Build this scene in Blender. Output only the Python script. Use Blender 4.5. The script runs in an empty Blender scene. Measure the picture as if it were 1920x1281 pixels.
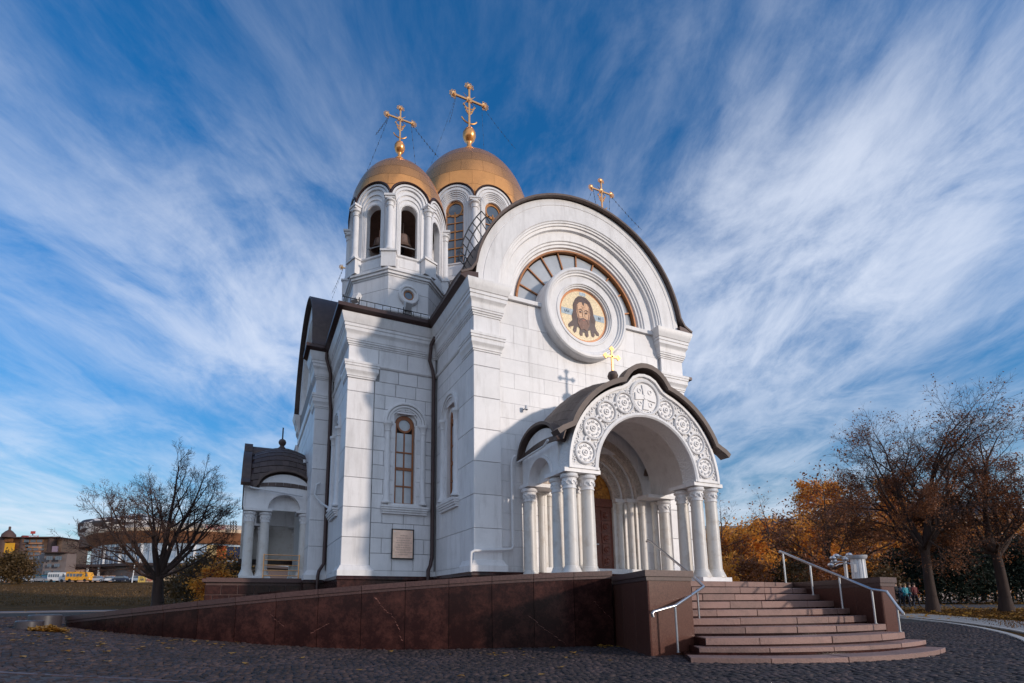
import bpy, math, random
import numpy as np
from math import sin, cos, pi, radians, sqrt, atan2, tan
from mathutils import Matrix, Vector

S = bpy.context.scene
C = bpy.context.collection
random.seed(7)
rng = np.random.default_rng(11)

# ------------------------------------------------------------------ camera, world, sun
YAW, PITCH, ROLL = radians(24.0015), radians(9.55028), radians(-0.34567)
FPX, PX, PY = 987.296, 905.842, 962.317
EYE = Vector((0, 0, 1.06))
_f = Vector((sin(YAW)*cos(PITCH), cos(YAW)*cos(PITCH), sin(PITCH)))
_r0 = Vector((cos(YAW), -sin(YAW), 0)); _u0 = _r0.cross(_f)
_r = _r0*cos(ROLL) + _u0*sin(ROLL); _u = -_r0*sin(ROLL) + _u0*cos(ROLL)
cam_d = bpy.data.cameras.new('camera'); cam = bpy.data.objects.new('camera', cam_d); C.objects.link(cam)
cam.matrix_world = Matrix(((_r.x, _u.x, -_f.x, EYE.x), (_r.y, _u.y, -_f.y, EYE.y), (_r.z, _u.z, -_f.z, EYE.z), (0, 0, 0, 1)))
cam_d.sensor_width = 36; cam_d.lens = FPX/1920*36
cam_d.shift_x = (960-PX)/1920; cam_d.shift_y = (PY-640.5)/1920
cam_d.clip_start = 0.05; cam_d.clip_end = 5000
S.camera = cam
S.view_settings.view_transform = 'Standard'; S.view_settings.look = 'None'
S.view_settings.exposure = 0.27; S.view_settings.gamma = 1; S.view_settings.use_curve_mapping = False

SUN_AZ, SUN_EL = radians(145.5), radians(14.0)      # azimuth clockwise from +Y, towards the sun
SUN_DIR = Vector((sin(SUN_AZ)*cos(SUN_EL), cos(SUN_AZ)*cos(SUN_EL), sin(SUN_EL)))
sun_d = bpy.data.lights.new('sun', 'SUN'); sun = bpy.data.objects.new('sun', sun_d); C.objects.link(sun)
sun_d.energy = 2.0; sun_d.angle = radians(2.8); sun_d.color = (1.0, 0.86, 0.74)
sun.rotation_euler = SUN_DIR.to_track_quat('Z', 'Y').to_euler()

W = bpy.data.worlds.new('World'); S.world = W; W.use_nodes = True
nt = W.node_tree; nt.nodes.clear()
def wn(t, **k):
    n = nt.nodes.new(t)
    for a, b in k.items(): setattr(n, a, b)
    return n
def mth(nt_, op, a, b=None, c=None, clamp=False):
    n = nt_.nodes.new('ShaderNodeMath'); n.operation = op; n.use_clamp = clamp
    for i, v in enumerate((a, b, c)):
        if v is None: continue
        if isinstance(v, (int, float)): n.inputs[i].default_value = v
        else: nt_.links.new(v, n.inputs[i])
    return n.outputs[0]
SKY_STRENGTH = 0.15
sky = wn('ShaderNodeTexSky', sky_type='NISHITA'); sky.sun_disc = False
sky.sun_elevation = SUN_EL; sky.sun_rotation = SUN_AZ; sky.air_density = 1.3; sky.dust_density = 0.6; sky.ozone_density = 3.0
tc = wn('ShaderNodeTexCoord'); sep = wn('ShaderNodeSeparateXYZ'); nt.links.new(tc.outputs['Generated'], sep.inputs[0])
zc = mth(nt, 'MAXIMUM', sep.outputs[2], 0.0); dv = mth(nt, 'ADD', zc, 0.13)
gx = mth(nt, 'DIVIDE', sep.outputs[0], dv); gy = mth(nt, 'DIVIDE', sep.outputs[1], dv)
CA = radians(27)
al = mth(nt, 'ADD', mth(nt, 'MULTIPLY', gx, sin(CA)), mth(nt, 'MULTIPLY', gy, cos(CA)))      # along the cirrus
ac = mth(nt, 'SUBTRACT', mth(nt, 'MULTIPLY', gx, cos(CA)), mth(nt, 'MULTIPLY', gy, sin(CA)))
def comb(x, y, z=0.0):
    n = wn('ShaderNodeCombineXYZ')
    for i, v in enumerate((x, y, z)):
        if isinstance(v, (int, float)): n.inputs[i].default_value = v
        else: nt.links.new(v, n.inputs[i])
    return n.outputs[0]
def noise(vec, scale, detail=6, rough=0.6, dist=0.0):
    n = wn('ShaderNodeTexNoise'); nt.links.new(vec, n.inputs['Vector'])
    n.inputs['Scale'].default_value = scale; n.inputs['Detail'].default_value = detail
    n.inputs['Roughness'].default_value = rough; n.inputs['Distortion'].default_value = dist
    return n.outputs['Fac']
def ramp(fac, lo, hi):
    n = wn('ShaderNodeMapRange'); n.interpolation_type = 'SMOOTHSTEP'; nt.links.new(fac, n.inputs[0])
    n.inputs[1].default_value = lo; n.inputs[2].default_value = hi
    return n.outputs[0]
def nz(sx, sy, ox, scale, detail, rough, dist, lo, hi):
    return ramp(noise(comb(mth(nt, 'ADD', mth(nt, 'MULTIPLY', wc, sx), ox), mth(nt, 'MULTIPLY', wl, sy), ox*1.7), scale, detail, rough, dist), lo, hi)
def blob(cx, cy, sx, sy):
    u = mth(nt, 'DIVIDE', mth(nt, 'SUBTRACT', ac, cx), sx); v = mth(nt, 'DIVIDE', mth(nt, 'SUBTRACT', al, cy), sy)
    r2 = mth(nt, 'ADD', mth(nt, 'MULTIPLY', u, u), mth(nt, 'MULTIPLY', v, v)); return mth(nt, 'EXPONENT', mth(nt, 'MULTIPLY', r2, -1.0))
wp_ = noise(comb(mth(nt, 'MULTIPLY', ac, 1.0), mth(nt, 'MULTIPLY', al, .8), 4.4), 1.6, 3, .5, 0)
wp2 = noise(comb(mth(nt, 'MULTIPLY', ac, 1.0), mth(nt, 'MULTIPLY', al, .8), 9.1), 1.6, 3, .5, 0)
wc = mth(nt, 'ADD', ac, mth(nt, 'MULTIPLY', mth(nt, 'SUBTRACT', wp_, .5), .16))
wl = mth(nt, 'ADD', al, mth(nt, 'MULTIPLY', mth(nt, 'SUBTRACT', wp2, .5), .5))
fib = nz(1.0, .38, 2.0, 5.2, 11, .66, .35, .33, .75)
mid = nz(1.0, .78, 5.0, 2.1, 10, .63, .5, .35, .68)
fine = nz(1.0, .60, 8.0, 11.0, 8, .70, .5, .25, .8)
low = ramp(sep.outputs[2], 0.36, 0.04)
bias = mth(nt, 'ADD', mth(nt, 'MULTIPLY', blob(-.62, 1.42, .46, .50), .72), mth(nt, 'MULTIPLY', blob(.66, 1.30, .42, .60), 1.0))
bias = mth(nt, 'ADD', bias, mth(nt, 'MULTIPLY', blob(-.95, 2.0, .9, .28), -.0))
bias = mth(nt, 'ADD', bias, mth(nt, 'ADD', mth(nt, 'SUBTRACT', mth(nt, 'MULTIPLY', low, .56), mth(nt, 'MULTIPLY', ramp(sep.outputs[2], .52, .80), .16)), .14))
far_ = ramp(mth(nt, 'MULTIPLY', sep.outputs[1], -1.0), -0.1, 0.5)  # unseen sky behind the camera: extra cloud added to brighten shaded walls
bias = mth(nt, 'ADD', bias, mth(nt, 'MULTIPLY', far_, .8))
tex = mth(nt, 'ADD', mth(nt, 'MULTIPLY', fib, .50), mth(nt, 'ADD', mth(nt, 'MULTIPLY', mid, .60), mth(nt, 'MULTIPLY', fine, .14)))
bias = mth(nt, 'ADD', bias, mth(nt, 'MULTIPLY', blob(1.0, 1.55, .55, .45), .35))
cover = mth(nt, 'SUBTRACT', mth(nt, 'ADD', mth(nt, 'MULTIPLY', tex, mth(nt, 'ADD', .20, mth(nt, 'MULTIPLY', bias, .95))), mth(nt, 'MULTIPLY', bias, .20)), .07)
cover = mth(nt, 'MAXIMUM', cover, 0.0)
cover = mth(nt, 'MULTIPLY', mth(nt, 'SUBTRACT', 1.0, mth(nt, 'EXPONENT', mth(nt, 'MULTIPLY', mth(nt, 'POWER', cover, 1.25), -1.55))), .96)
tint = wn('ShaderNodeMix', data_type='RGBA', blend_type='MULTIPLY'); tint.inputs[0].default_value = 1.0
nt.links.new(sky.outputs[0], tint.inputs[6])
tmix = wn('ShaderNodeMix', data_type='RGBA'); nt.links.new(ramp(sep.outputs[2], .52, .02), tmix.inputs[0]); tmix.inputs[6].default_value = (0.12, 0.60, 1.00, 1); tmix.inputs[7].default_value = (0.38, 0.56, 0.74, 1)
nt.links.new(tmix.outputs[2], tint.inputs[7])
mixc = wn('ShaderNodeMix', data_type='RGBA'); nt.links.new(cover, mixc.inputs[0])
nt.links.new(tint.outputs[2], mixc.inputs[6]); mixc.inputs[7].default_value = (4.5, 4.85, 5.6, 1)
bg = wn('ShaderNodeBackground'); nt.links.new(mixc.outputs[2], bg.inputs[0]); bg.inputs[1].default_value = SKY_STRENGTH
wo = wn('ShaderNodeOutputWorld'); nt.links.new(bg.outputs[0], wo.inputs[0])

# ------------------------------------------------------------------ solved placement helpers
def ray(x, y): return _f + _r*((x-PX)/FPX) - _u*((y-PY)/FPX)
def at(x, y, d): return EYE + ray(x, y)*d
def sst(t):
    t = np.clip(t, 0, 1); return t*t*(3-2*t)
def ground_z(x, y):
    L = -(x*0.9135 - y*0.4067); D = x*0.4067 + y*0.9135
    gl = np.minimum(0.75, 0.05*np.maximum(0, L-2) + 0.03*np.maximum(0, D-14)) + 5.75*np.clip((D-42)/88, 0, 1)
    gr = 0.02*np.clip(D-14, 0, 35)
    t = sst((L+2)/9)
    return gl*t + gr*(1-t)
def gp(x, y, n=40):
    r = ray(x, y); lo, hi = 1.0, 400.0
    # first crossing
    ds = np.linspace(2, 200, 4000); 
    px_ = EYE.x + r.x*ds; py_ = EYE.y + r.y*ds; pz_ = EYE.z + r.z*ds
    below = np.nonzero(pz_ < ground_z(px_, py_))[0]
    d = ds[below[0]] if len(below) else 200
    p = EYE + r*float(d)
    return Vector((p.x, p.y, float(ground_z(p.x, p.y))))

# ------------------------------------------------------------------ materials
MATS = {}
def material(name, col, rough=0.6, metal=0.0, var=0.0, nscale=6.0, col2=None, bump=0.0, bscale=40.0, objvar=0.0, spec=None, streak=False, detail=6, mixlo=0.35, mixhi=0.65, voro=0.0, nrough=0.62):
    m = bpy.data.materials.new(name); m.use_nodes = True; t = m.node_tree; p = t.nodes['Principled BSDF']
    p.inputs['Roughness'].default_value = rough; p.inputs['Metallic'].default_value = metal
    if spec is not None: p.inputs['Specular IOR Level'].default_value = spec
    tcn = t.nodes.new('ShaderNodeTexCoord')
    geo = t.nodes.new('ShaderNodeNewGeometry')
    vec = geo.outputs['Position']
    if streak:
        mp = t.nodes.new('ShaderNodeMapping'); mp.inputs['Scale'].default_value = (1, 1, 0.12); t.links.new(vec, mp.inputs[0]); vec = mp.outputs[0]
    n = t.nodes.new('ShaderNodeTexNoise'); n.inputs['Scale'].default_value = nscale; n.inputs['Detail'].default_value = detail; n.inputs['Roughness'].default_value = nrough
    t.links.new(vec, n.inputs['Vector'])
    mr = t.nodes.new('ShaderNodeMapRange'); mr.inputs[1].default_value = mixlo; mr.inputs[2].default_value = mixhi; t.links.new(n.outputs['Fac'], mr.inputs[0])
    mx = t.nodes.new('ShaderNodeMix'); mx.data_type = 'RGBA'
    t.links.new(mr.outputs[0], mx.inputs[0])
    c2 = col2 if col2 else tuple(c*(1-var) for c in col)
    mx.inputs[6].default_value = (*col, 1); mx.inputs[7].default_value = (*c2, 1)
    out = mx.outputs[2]
    if objvar:
        oi = t.nodes.new('ShaderNodeObjectInfo')
        a = mth(t, 'ADD', mth(t, 'MULTIPLY', oi.outputs['Random'], objvar), 1-objvar/2)
        mm = t.nodes.new('ShaderNodeMix'); mm.data_type = 'RGBA'; mm.blend_type = 'MULTIPLY'; mm.inputs[0].default_value = 1
        cc = t.nodes.new('ShaderNodeCombineColor')
        for i in range(3): t.links.new(a, cc.inputs[i])
        t.links.new(out, mm.inputs[6]); t.links.new(cc.outputs[0], mm.inputs[7]); out = mm.outputs[2]
    t.links.new(out, p.inputs['Base Color'])
    if bump:
        b = t.nodes.new('ShaderNodeBump'); b.inputs['Strength'].default_value = min(1, bump); b.inputs['Distance'].default_value = 0.02*max(1, bump)
        if voro:
            vn = t.nodes.new('ShaderNodeTexVoronoi'); vn.inputs['Scale'].default_value = voro; t.links.new(geo.outputs['Position'], vn.inputs['Vector'])
            t.links.new(vn.outputs['Distance'], b.inputs['Height'])
        else:
            n2 = t.nodes.new('ShaderNodeTexNoise'); n2.inputs['Scale'].default_value = bscale; n2.inputs['Detail'].default_value = 5
            t.links.new(geo.outputs['Position'], n2.inputs['Vector']); t.links.new(n2.outputs['Fac'], b.inputs['Height'])
        t.links.new(b.outputs[0], p.inputs['Normal'])
    MATS[name] = m
    return m
M_marble = material('white_marble', (0.80, 0.785, 0.79), 0.42, var=0.13, nscale=1.6, bump=0.12, bscale=9, objvar=0.13, mixlo=0.45, mixhi=0.8)
def stain(m, amount=.5, col=(0.40, 0.375, 0.36)):
    t = m.node_tree; p = t.nodes['Principled BSDF']; src = p.inputs['Base Color'].links[0].from_socket
    g = t.nodes.new('ShaderNodeNewGeometry'); mp = t.nodes.new('ShaderNodeMapping'); mp.inputs['Scale'].default_value = (2.2, 2.2, .28); t.links.new(g.outputs['Position'], mp.inputs[0])
    n = t.nodes.new('ShaderNodeTexNoise'); n.inputs['Scale'].default_value = 1.6; n.inputs['Detail'].default_value = 9; n.inputs['Roughness'].default_value = .72; t.links.new(mp.outputs[0], n.inputs['Vector'])
    r = t.nodes.new('ShaderNodeMapRange'); r.inputs[1].default_value = .50; r.inputs[2].default_value = .80; r.inputs[4].default_value = amount; t.links.new(n.outputs['Fac'], r.inputs[0])
    mx = t.nodes.new('ShaderNodeMix'); mx.data_type = 'RGBA'; t.links.new(r.outputs[0], mx.inputs[0]); t.links.new(src, mx.inputs[6]); mx.inputs[7].default_value = (*col, 1); t.links.new(mx.outputs[2], p.inputs['Base Color'])
stain(M_marble, .6)
M_marbler = material('white_marble_trim', (0.80, 0.785, 0.785), 0.45, var=0.14, nscale=2.4, bump=0.1, bscale=14, mixlo=0.45, mixhi=0.8)
stain(M_marbler, .6)
M_weather = material('weathered_marble_shaft', (0.70, 0.67, 0.63), 0.4, nscale=3.2, col2=(0.50, 0.43, 0.36), bump=0.15, bscale=20, objvar=0.1, mixlo=0.5, mixhi=0.82)
M_carve = material('carved_marble', (0.78, 0.76, 0.75), 0.55, nscale=9, var=0.06, bump=0.8, voro=15)
M_carvew = material('carved_archivolt', (0.66, 0.56, 0.49), 0.6, nscale=9, var=0.25, bump=2.2, voro=11)
M_jointl = material('pale_joint', (0.72, 0.70, 0.70), 0.9, var=0.1)
M_joint = material('grey_mortar_joint', (0.34, 0.33, 0.33), 0.9, var=0.2)  # grey mortar colour of the core behind the marble panels
M_roof = material('dark_brown_roof_metal', (0.115, 0.078, 0.066), 0.55, metal=0.1, nscale=4, var=0.3, objvar=0.3)
M_pipe = material('brown_pipe_metal', (0.06, 0.028, 0.024), 0.4, metal=0.2, var=0.2)
M_gold = material('gilded_dome_metal', (1.0, 0.44, 0.145), 0.25, metal=0.72, nscale=3, var=0.10, objvar=0.05)
M_goldcore = material('dark_gold_seam', (0.42, 0.17, 0.05), 0.5, metal=0.6)  # darker gold for the dome core, visible between the panels
M_goldb = material('bright_gilding', (0.95, 0.50, 0.20), 0.28, metal=0.85, nscale=12, var=0.2)
M_bronze = material('window_bronze', (0.36, 0.145, 0.05), 0.42, metal=0.35, nscale=12, var=0.3)
M_wood = material('brown_window_wood', (0.36, 0.12, 0.035), 0.4, nscale=12, var=0.3)
M_glass = material('window_glass', (0.10, 0.13, 0.17), 0.04, var=0.3, nscale=2, spec=1.0)
M_glassl = material('window_glass_pale', (0.50, 0.52, 0.54), 0.06, var=0.15, nscale=2, spec=0.9)
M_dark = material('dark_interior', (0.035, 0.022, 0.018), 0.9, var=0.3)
M_drumw = material('orange_bronze_window', (0.55, 0.24, 0.075), 0.4, metal=0.3, nscale=12, var=0.25)
M_inner = material('brown_belfry_inside', (0.16, 0.085, 0.06), 0.9, var=0.3)
M_door = material('carved_door_wood', (0.20, 0.055, 0.032), 0.4, nscale=10, var=0.35, bump=0.3, bscale=30)
M_amber = material('amber_fanlight', (0.62, 0.27, 0.05), 0.3, metal=0.5, nscale=7, col2=(0.25, 0.09, 0.02), bump=1.0, voro=10)
M_granite = material('polished_dark_red_granite', (0.021, 0.0072, 0.0068), 0.20, nscale=2.2, col2=(0.085, 0.031, 0.024), objvar=0.5, detail=14, nrough=0.85, mixlo=0.46, mixhi=0.66, spec=0.2)
M_granpier = material('brown_granite_slab', (0.072, 0.024, 0.017), 0.3, nscale=40, col2=(0.14, 0.055, 0.038), objvar=0.3, detail=8, spec=0.3)
M_coping = material('worn_granite_coping', (0.105, 0.052, 0.044), 0.5, nscale=20, col2=(0.06, 0.028, 0.025), objvar=0.25, bump=0.1)
M_step = material('pink_granite_step', (0.275, 0.160, 0.132), 0.65, nscale=3.5, col2=(0.17, 0.105, 0.088), objvar=0.34, bump=0.5, bscale=30, detail=12, nrough=.75, mixlo=.48, mixhi=.72)
M_cobble = material('dark_basalt_cobble', (0.050, 0.031, 0.029), 0.7, nscale=0.9, col2=(0.025, 0.0155, 0.0145), objvar=0.4, bump=0.4, bscale=60)
M_cobbase = material('cobble_bedding', (0.016, 0.013, 0.013), 0.9, nscale=3, var=0.3, bump=0.8, voro=9)
M_asph = material('grey_asphalt', (0.07, 0.065, 0.068), 0.8, nscale=5, var=0.25, bump=0.2, bscale=60)
M_conc = material('pale_concrete', (0.30, 0.29, 0.28), 0.8, nscale=3, var=0.2)
M_kerb = material('pale_kerb_stone', (0.48, 0.46, 0.44), 0.7, nscale=5, var=0.2, objvar=0.1)
M_grass = material('autumn_grass', (0.055, 0.034, 0.011), 0.95, nscale=0.35, col2=(0.16, 0.072, 0.020), spec=.05, nrough=.75, bump=1.0, bscale=25)
M_steel = material('brushed_steel', (0.55, 0.55, 0.57), 0.3, metal=0.9, var=0.1)
M_white = material('white_paint', (0.72, 0.72, 0.73), 0.45, var=0.08)
M_grey = material('grey_housing', (0.38, 0.38, 0.40), 0.5, var=0.1)
M_black = material('black_iron', (0.015, 0.014, 0.016), 0.5, var=0.2)
M_bell = material('dark_bronze_bell', (0.26, 0.17, 0.13), 0.4, metal=0.5, var=0.3)
M_bark = material('dark_bark', (0.036, 0.021, 0.017), 0.9, nscale=8, col2=(0.062, 0.036, 0.027), bump=0.8, bscale=30, streak=True)
M_twig = material('reddish_twig_bark', (0.075, 0.038, 0.028), 0.85, nscale=3, var=0.3)
def leafmat(name, c, c2, tr=0.3):
    m = material(name, c, 0.6, nscale=2.2, col2=c2, mixlo=0.38, mixhi=0.62)
    t = m.node_tree; p = t.nodes['Principled BSDF']; o = t.nodes['Material Output']
    tb = t.nodes.new('ShaderNodeBsdfTranslucent'); ms = t.nodes.new('ShaderNodeMixShader'); ms.inputs[0].default_value = tr
    src = p.inputs['Base Color'].links[0].from_socket; t.links.new(src, tb.inputs[0])
    t.links.new(p.outputs[0], ms.inputs[1]); t.links.new(tb.outputs[0], ms.inputs[2]); t.links.new(ms.outputs[0], o.inputs[0])
    return m
M_lgold = leafmat('golden_leaves', (0.88, 0.41, 0.055), (0.58, 0.21, 0.028), .35)
M_lrust = leafmat('rusty_leaves', (0.34, 0.125, 0.042), (0.17, 0.060, 0.024))
M_lyel = leafmat('yellow_fallen_leaves', (0.62, 0.33, 0.05), (0.42, 0.19, 0.03))
M_lolive = leafmat('olive_leaves', (0.14, 0.080, 0.025), (0.06, 0.038, 0.014))
M_lspruce = leafmat('dark_spruce_needles', (0.016, 0.026, 0.018), (0.030, 0.038, 0.024), 0.1)
M_lspruce.node_tree.nodes['Principled BSDF'].inputs['Specular IOR Level'].default_value = .1

# ------------------------------------------------------------------ mesh builder
class MB:
    def __init__(s): s.v = []; s.f = []; s.T = None
    def add(s, vs, fs):
        b = len(s.v)
        if s.T is not None: vs = [tuple(s.T @ Vector(p)) for p in vs]
        s.v += [tuple(p) for p in vs]; s.f += [tuple(i+b for i in f) for f in fs]; return s
    def box(s, x0, x1, y0, y1, z0, z1):
        return s.add([(x0,y0,z0),(x1,y0,z0),(x1,y1,z0),(x0,y1,z0),(x0,y0,z1),(x1,y0,z1),(x1,y1,z1),(x0,y1,z1)],
                     [(0,3,2,1),(4,5,6,7),(0,1,5,4),(1,2,6,5),(2,3,7,6),(3,0,4,7)])
    def prism(s, poly, a, b, ax='y'):
        n = len(poly)
        def P(p, t): return {'y': (p[0], t, p[1]), 'z': (p[0], p[1], t), 'x': (t, p[0], p[1])}[ax]
        vs = [P(p, a) for p in poly] + [P(p, b) for p in poly]
        fs = [tuple(range(n)), tuple(range(2*n-1, n-1, -1))] + [(i, i+n, (i+1) % n+n, (i+1) % n) for i in range(n)]
        return s.add(vs, fs)
    def prismz(s, poly, zlo, zhi):      # per-vertex z lists
        n = len(poly)
        vs = [(p[0], p[1], zlo[i]) for i, p in enumerate(poly)] + [(p[0], p[1], zhi[i]) for i, p in enumerate(poly)]
        return s.add(vs, [tuple(range(n-1, -1, -1)), tuple(range(n, 2*n))] + [(i, (i+1) % n, (i+1) % n+n, i+n) for i in range(n)])
    def arc(s, cx, cz, prof, a0=0, a1=180, n=32):       # closed profile (r, y) swept round an axis along y
        m = len(prof); full = abs(a1-a0) >= 359.9; k = n if full else n+1; vs = []
        for i in range(k):
            t = radians(a0+(a1-a0)*i/n)
            vs += [(cx+r*cos(t), y, cz+r*sin(t)) for r, y in prof]
        fs = []
        for i in range(n):
            j = (i+1) % k
            fs += [(i*m+q, i*m+(q+1) % m, j*m+(q+1) % m, j*m+q) for q in range(m)]
        if not full: fs += [tuple(range(m)), tuple(range(k*m-1, (k-1)*m-1, -1))]
        return s.add(vs, fs)
    def ring(s, cx, cz, r0, r1, y0, y1, a0=0, a1=180, n=24): return s.arc(cx, cz, [(r1,y1),(r1,y0),(r0,y0),(r0,y1)], a0, a1, n)
    def lathe(s, prof, c=(0,0), n=20, z0=0, a0=0, a1=360):
        vs = []; m = len(prof); full = abs(a1-a0) >= 359.9; k = n if full else n+1
        for i in range(k):
            t = radians(a0+(a1-a0)*i/n); vs += [(c[0]+r*cos(t), c[1]+r*sin(t), z0+z) for r, z in prof]
        fs = []
        for i in range(n):
            j = (i+1) % k
            for q in range(m-1):
                a, b, c_, d = i*m+q, j*m+q, j*m+q+1, i*m+q+1
                if prof[q][0] < 1e-6: fs.append((a, c_, d))
                elif prof[q+1][0] < 1e-6: fs.append((a, b, c_))
                else: fs.append((a, b, c_, d))
        return s.add(vs, fs)
    def tube(s, pts, r, n=8, r1=None, closed=False):
        pts = [Vector(p) for p in pts]; k = len(pts); vs = []; ref = None
        for i, p in enumerate(pts):
            if closed: d = pts[(i+1) % k]-pts[i-1]
            else: d = (pts[min(i+1, k-1)]-pts[max(i-1, 0)])
            d.normalize()
            if ref is None: ref = Vector((0, 0, 1)) if abs(d.z) < .9 else Vector((1, 0, 0))
            a = d.cross(ref).normalized(); b = a.cross(d); ref = b if b.length > .1 else ref
            rr = r if r1 is None else r+(r1-r)*i/max(1, k-1)
            vs += [p+a*(rr*cos(2*pi*q/n))+b*(rr*sin(2*pi*q/n)) for q in range(n)]
        fs = []
        for i in range(k if closed else k-1):
            j = (i+1) % k
            fs += [(i*n+q, i*n+(q+1) % n, j*n+(q+1) % n, j*n+q) for q in range(n)]
        if not closed: fs += [tuple(range(n-1, -1, -1)), tuple(range((k-1)*n, k*n))]
        return s.add(vs, fs)
    def cornice(s, path, prof, closed=False):           # outward = right of travel; prof = (out, z)
        k = len(path); m = len(prof); P = [Vector((p[0], p[1])) for p in path]; vs = []
        for i in range(k):
            ds = []
            if closed or i > 0: ds.append((P[i]-P[i-1]).normalized())
            if closed or i < k-1: ds.append((P[(i+1) % k]-P[i]).normalized())
            ns = [Vector((d.y, -d.x)) for d in ds]
            if len(ns) == 2:
                b = ns[0]+ns[1]; b = b/max(1e-6, (1+ns[0].dot(ns[1])))
            else: b = ns[0]
            vs += [(P[i].x+b.x*o, P[i].y+b.y*o, z) for o, z in prof]
        fs = []
        for i in range(k if closed else k-1):
            j = (i+1) % k
            fs += [(i*m+q, j*m+q, j*m+(q+1) % m, i*m+(q+1) % m) for q in range(m)]
        if not closed: fs += [tuple(range(m)), tuple(range(k*m-1, (k-1)*m-1, -1))]
        return s.add(vs, fs)
    def sheet(s, line, a, b, th, ax='y'):               # thick folded sheet: 2D line extruded along an axis
        L = [Vector((p[0], p[1])) for p in line]; k = len(L); off = []
        for i in range(k):
            d = (L[min(i+1, k-1)]-L[max(i-1, 0)]).normalized(); off.append(L[i]+Vector((-d.y, d.x))*th)
        return s.prism([tuple(p) for p in L]+[tuple(p) for p in reversed(off)], a, b, ax)
    def mesh(s, name, angle=32):
        me = bpy.data.meshes.new(name); me.from_pydata(s.v, [], s.f)
        import bmesh
        bm = bmesh.new(); bm.from_mesh(me); bmesh.ops.recalc_face_normals(bm, faces=bm.faces); bm.to_mesh(me); bm.free()
        me.polygons.foreach_set('use_smooth', [True]*len(me.polygons)); me.set_sharp_from_angle(angle=radians(angle)); me.update()
        return me

WM = {}
def link(o, parent=None, world=None):
    C.objects.link(o); w = world.copy() if world is not None else Matrix.Identity(4)
    if parent is not None: o.parent = parent; o.matrix_parent_inverse = WM[parent].inverted()
    o.matrix_basis = w; WM[o] = w
    return o
def part(name, mb, mat, parent=None, world=None, label=None, kind=None, angle=32):
    me = mb.mesh(name, angle) if isinstance(mb, MB) else mb
    if mat and not me.materials: me.materials.append(mat)
    o = bpy.data.objects.new(name, me); link(o, parent, world)
    if label: o['label'] = label
    if kind: o['kind'] = kind
    return o
def thing(name, label, cat, loc=(0,0,0), group=None):
    o = bpy.data.objects.new(name, None); o.empty_display_size = 0.3; link(o, None, Matrix.Translation(loc))
    o['label'] = label; o['category'] = cat
    if group: o['group'] = group
    return o
def tag(o, label, cat, group=None):
    o['label'] = label; o['category'] = cat
    if group: o['group'] = group
    return o
def copy_tree(o, parent=None):
    c = o.copy(); C.objects.link(c)
    if parent is not None: c.parent = parent; c.matrix_parent_inverse = o.matrix_parent_inverse.copy()
    for ch in o.children: copy_tree(ch, c)
    return c
def frame(O, U, I):      # local u, y(inward), z
    return Matrix(((U[0], I[0], 0, O[0]), (U[1], I[1], 0, O[1]), (0, 0, 1, O[2] if len(O) > 2 else 0), (0, 0, 0, 1)))
_pc = {}
def panel_mesh(w, h, t, mat, ch=0.006, name='marble_panel'):
    k = (round(w, 3), round(h, 3), round(t, 3), mat.name, name, ch)
    if k not in _pc:
        a, b = w/2, h/2
        vs = [(-a,t,-b),(a,t,-b),(a,t,b),(-a,t,b),(-a,ch,-b),(a,ch,-b),(a,ch,b),(-a,ch,b),(-a+ch,0,-b+ch),(a-ch,0,-b+ch),(a-ch,0,b-ch),(-a+ch,0,b-ch)]
        fs = [(0,1,5,4),(1,2,6,5),(2,3,7,6),(3,0,4,7),(4,5,9,8),(5,6,10,9),(6,7,11,10),(7,4,8,11),(8,9,10,11)]
        me = bpy.data.meshes.new(name); me.from_pydata(vs, [], fs); me.materials.append(mat); me.update(); _pc[k] = me
    return _pc[k]
def panels(parent, F, u0, u1, rows, width, mat, openings=(), t=0.035, gap=0.013, name='marble_panel', off=0.0, cuts=None, minw=0.06, ch=0.006):
    """rows = list of z levels; running bond; openings = (u0,u1,z0,z1) left free"""
    for ri in range(len(rows)-1):
        z0, z1 = rows[ri], rows[ri+1]
        if cuts: us = list(cuts)
        else:
            n = max(1, round((u1-u0)/width)); w = (u1-u0)/n; us = [u0]
            if ri % 2 and n > 1:
                us += [u0+w*(j+.5) for j in range(n)]
            else: us += [u0+w*(j+1) for j in range(n-1)]
            us.append(u1)
        us = [u for u in us if u0-1e-6 <= u <= u1+1e-6]
        for a, b in zip(us[:-1], us[1:]):
            segs = [(a, b)]; extra = []
            for (ou0, ou1, oz0, oz1) in openings:
                if oz0 < z1-.02 and oz1 > z0+.02:
                    ns = []
                    for (p, q) in segs:
                        if ou1 <= p or ou0 >= q: ns.append((p, q)); continue
                        if ou0 > p: ns.append((p, ou0))
                        if ou1 < q: ns.append((ou1, q))
                        m0, m1 = max(p, ou0), min(q, ou1)
                        if oz0 > z0+.05 and m1-m0 > .03: extra.append((m0, m1, z0, oz0))
                        if oz1 < z1-.05 and m1-m0 > .03: extra.append((m0, m1, oz1, z1))
                    segs = ns
            for (p, q, za, zb_) in [(p, q, z0, z1) for p, q in segs]+extra:
                if q-p < minw: continue
                w, h = q-p-gap, zb_-za-gap
                me = panel_mesh(w, h, t, mat, ch, name)
                o = bpy.data.objects.new(name, me)
                link(o, parent, F @ Matrix.Translation(((p+q)/2, random.uniform(-.0015, .0015), (za+zb_)/2)))

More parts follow.
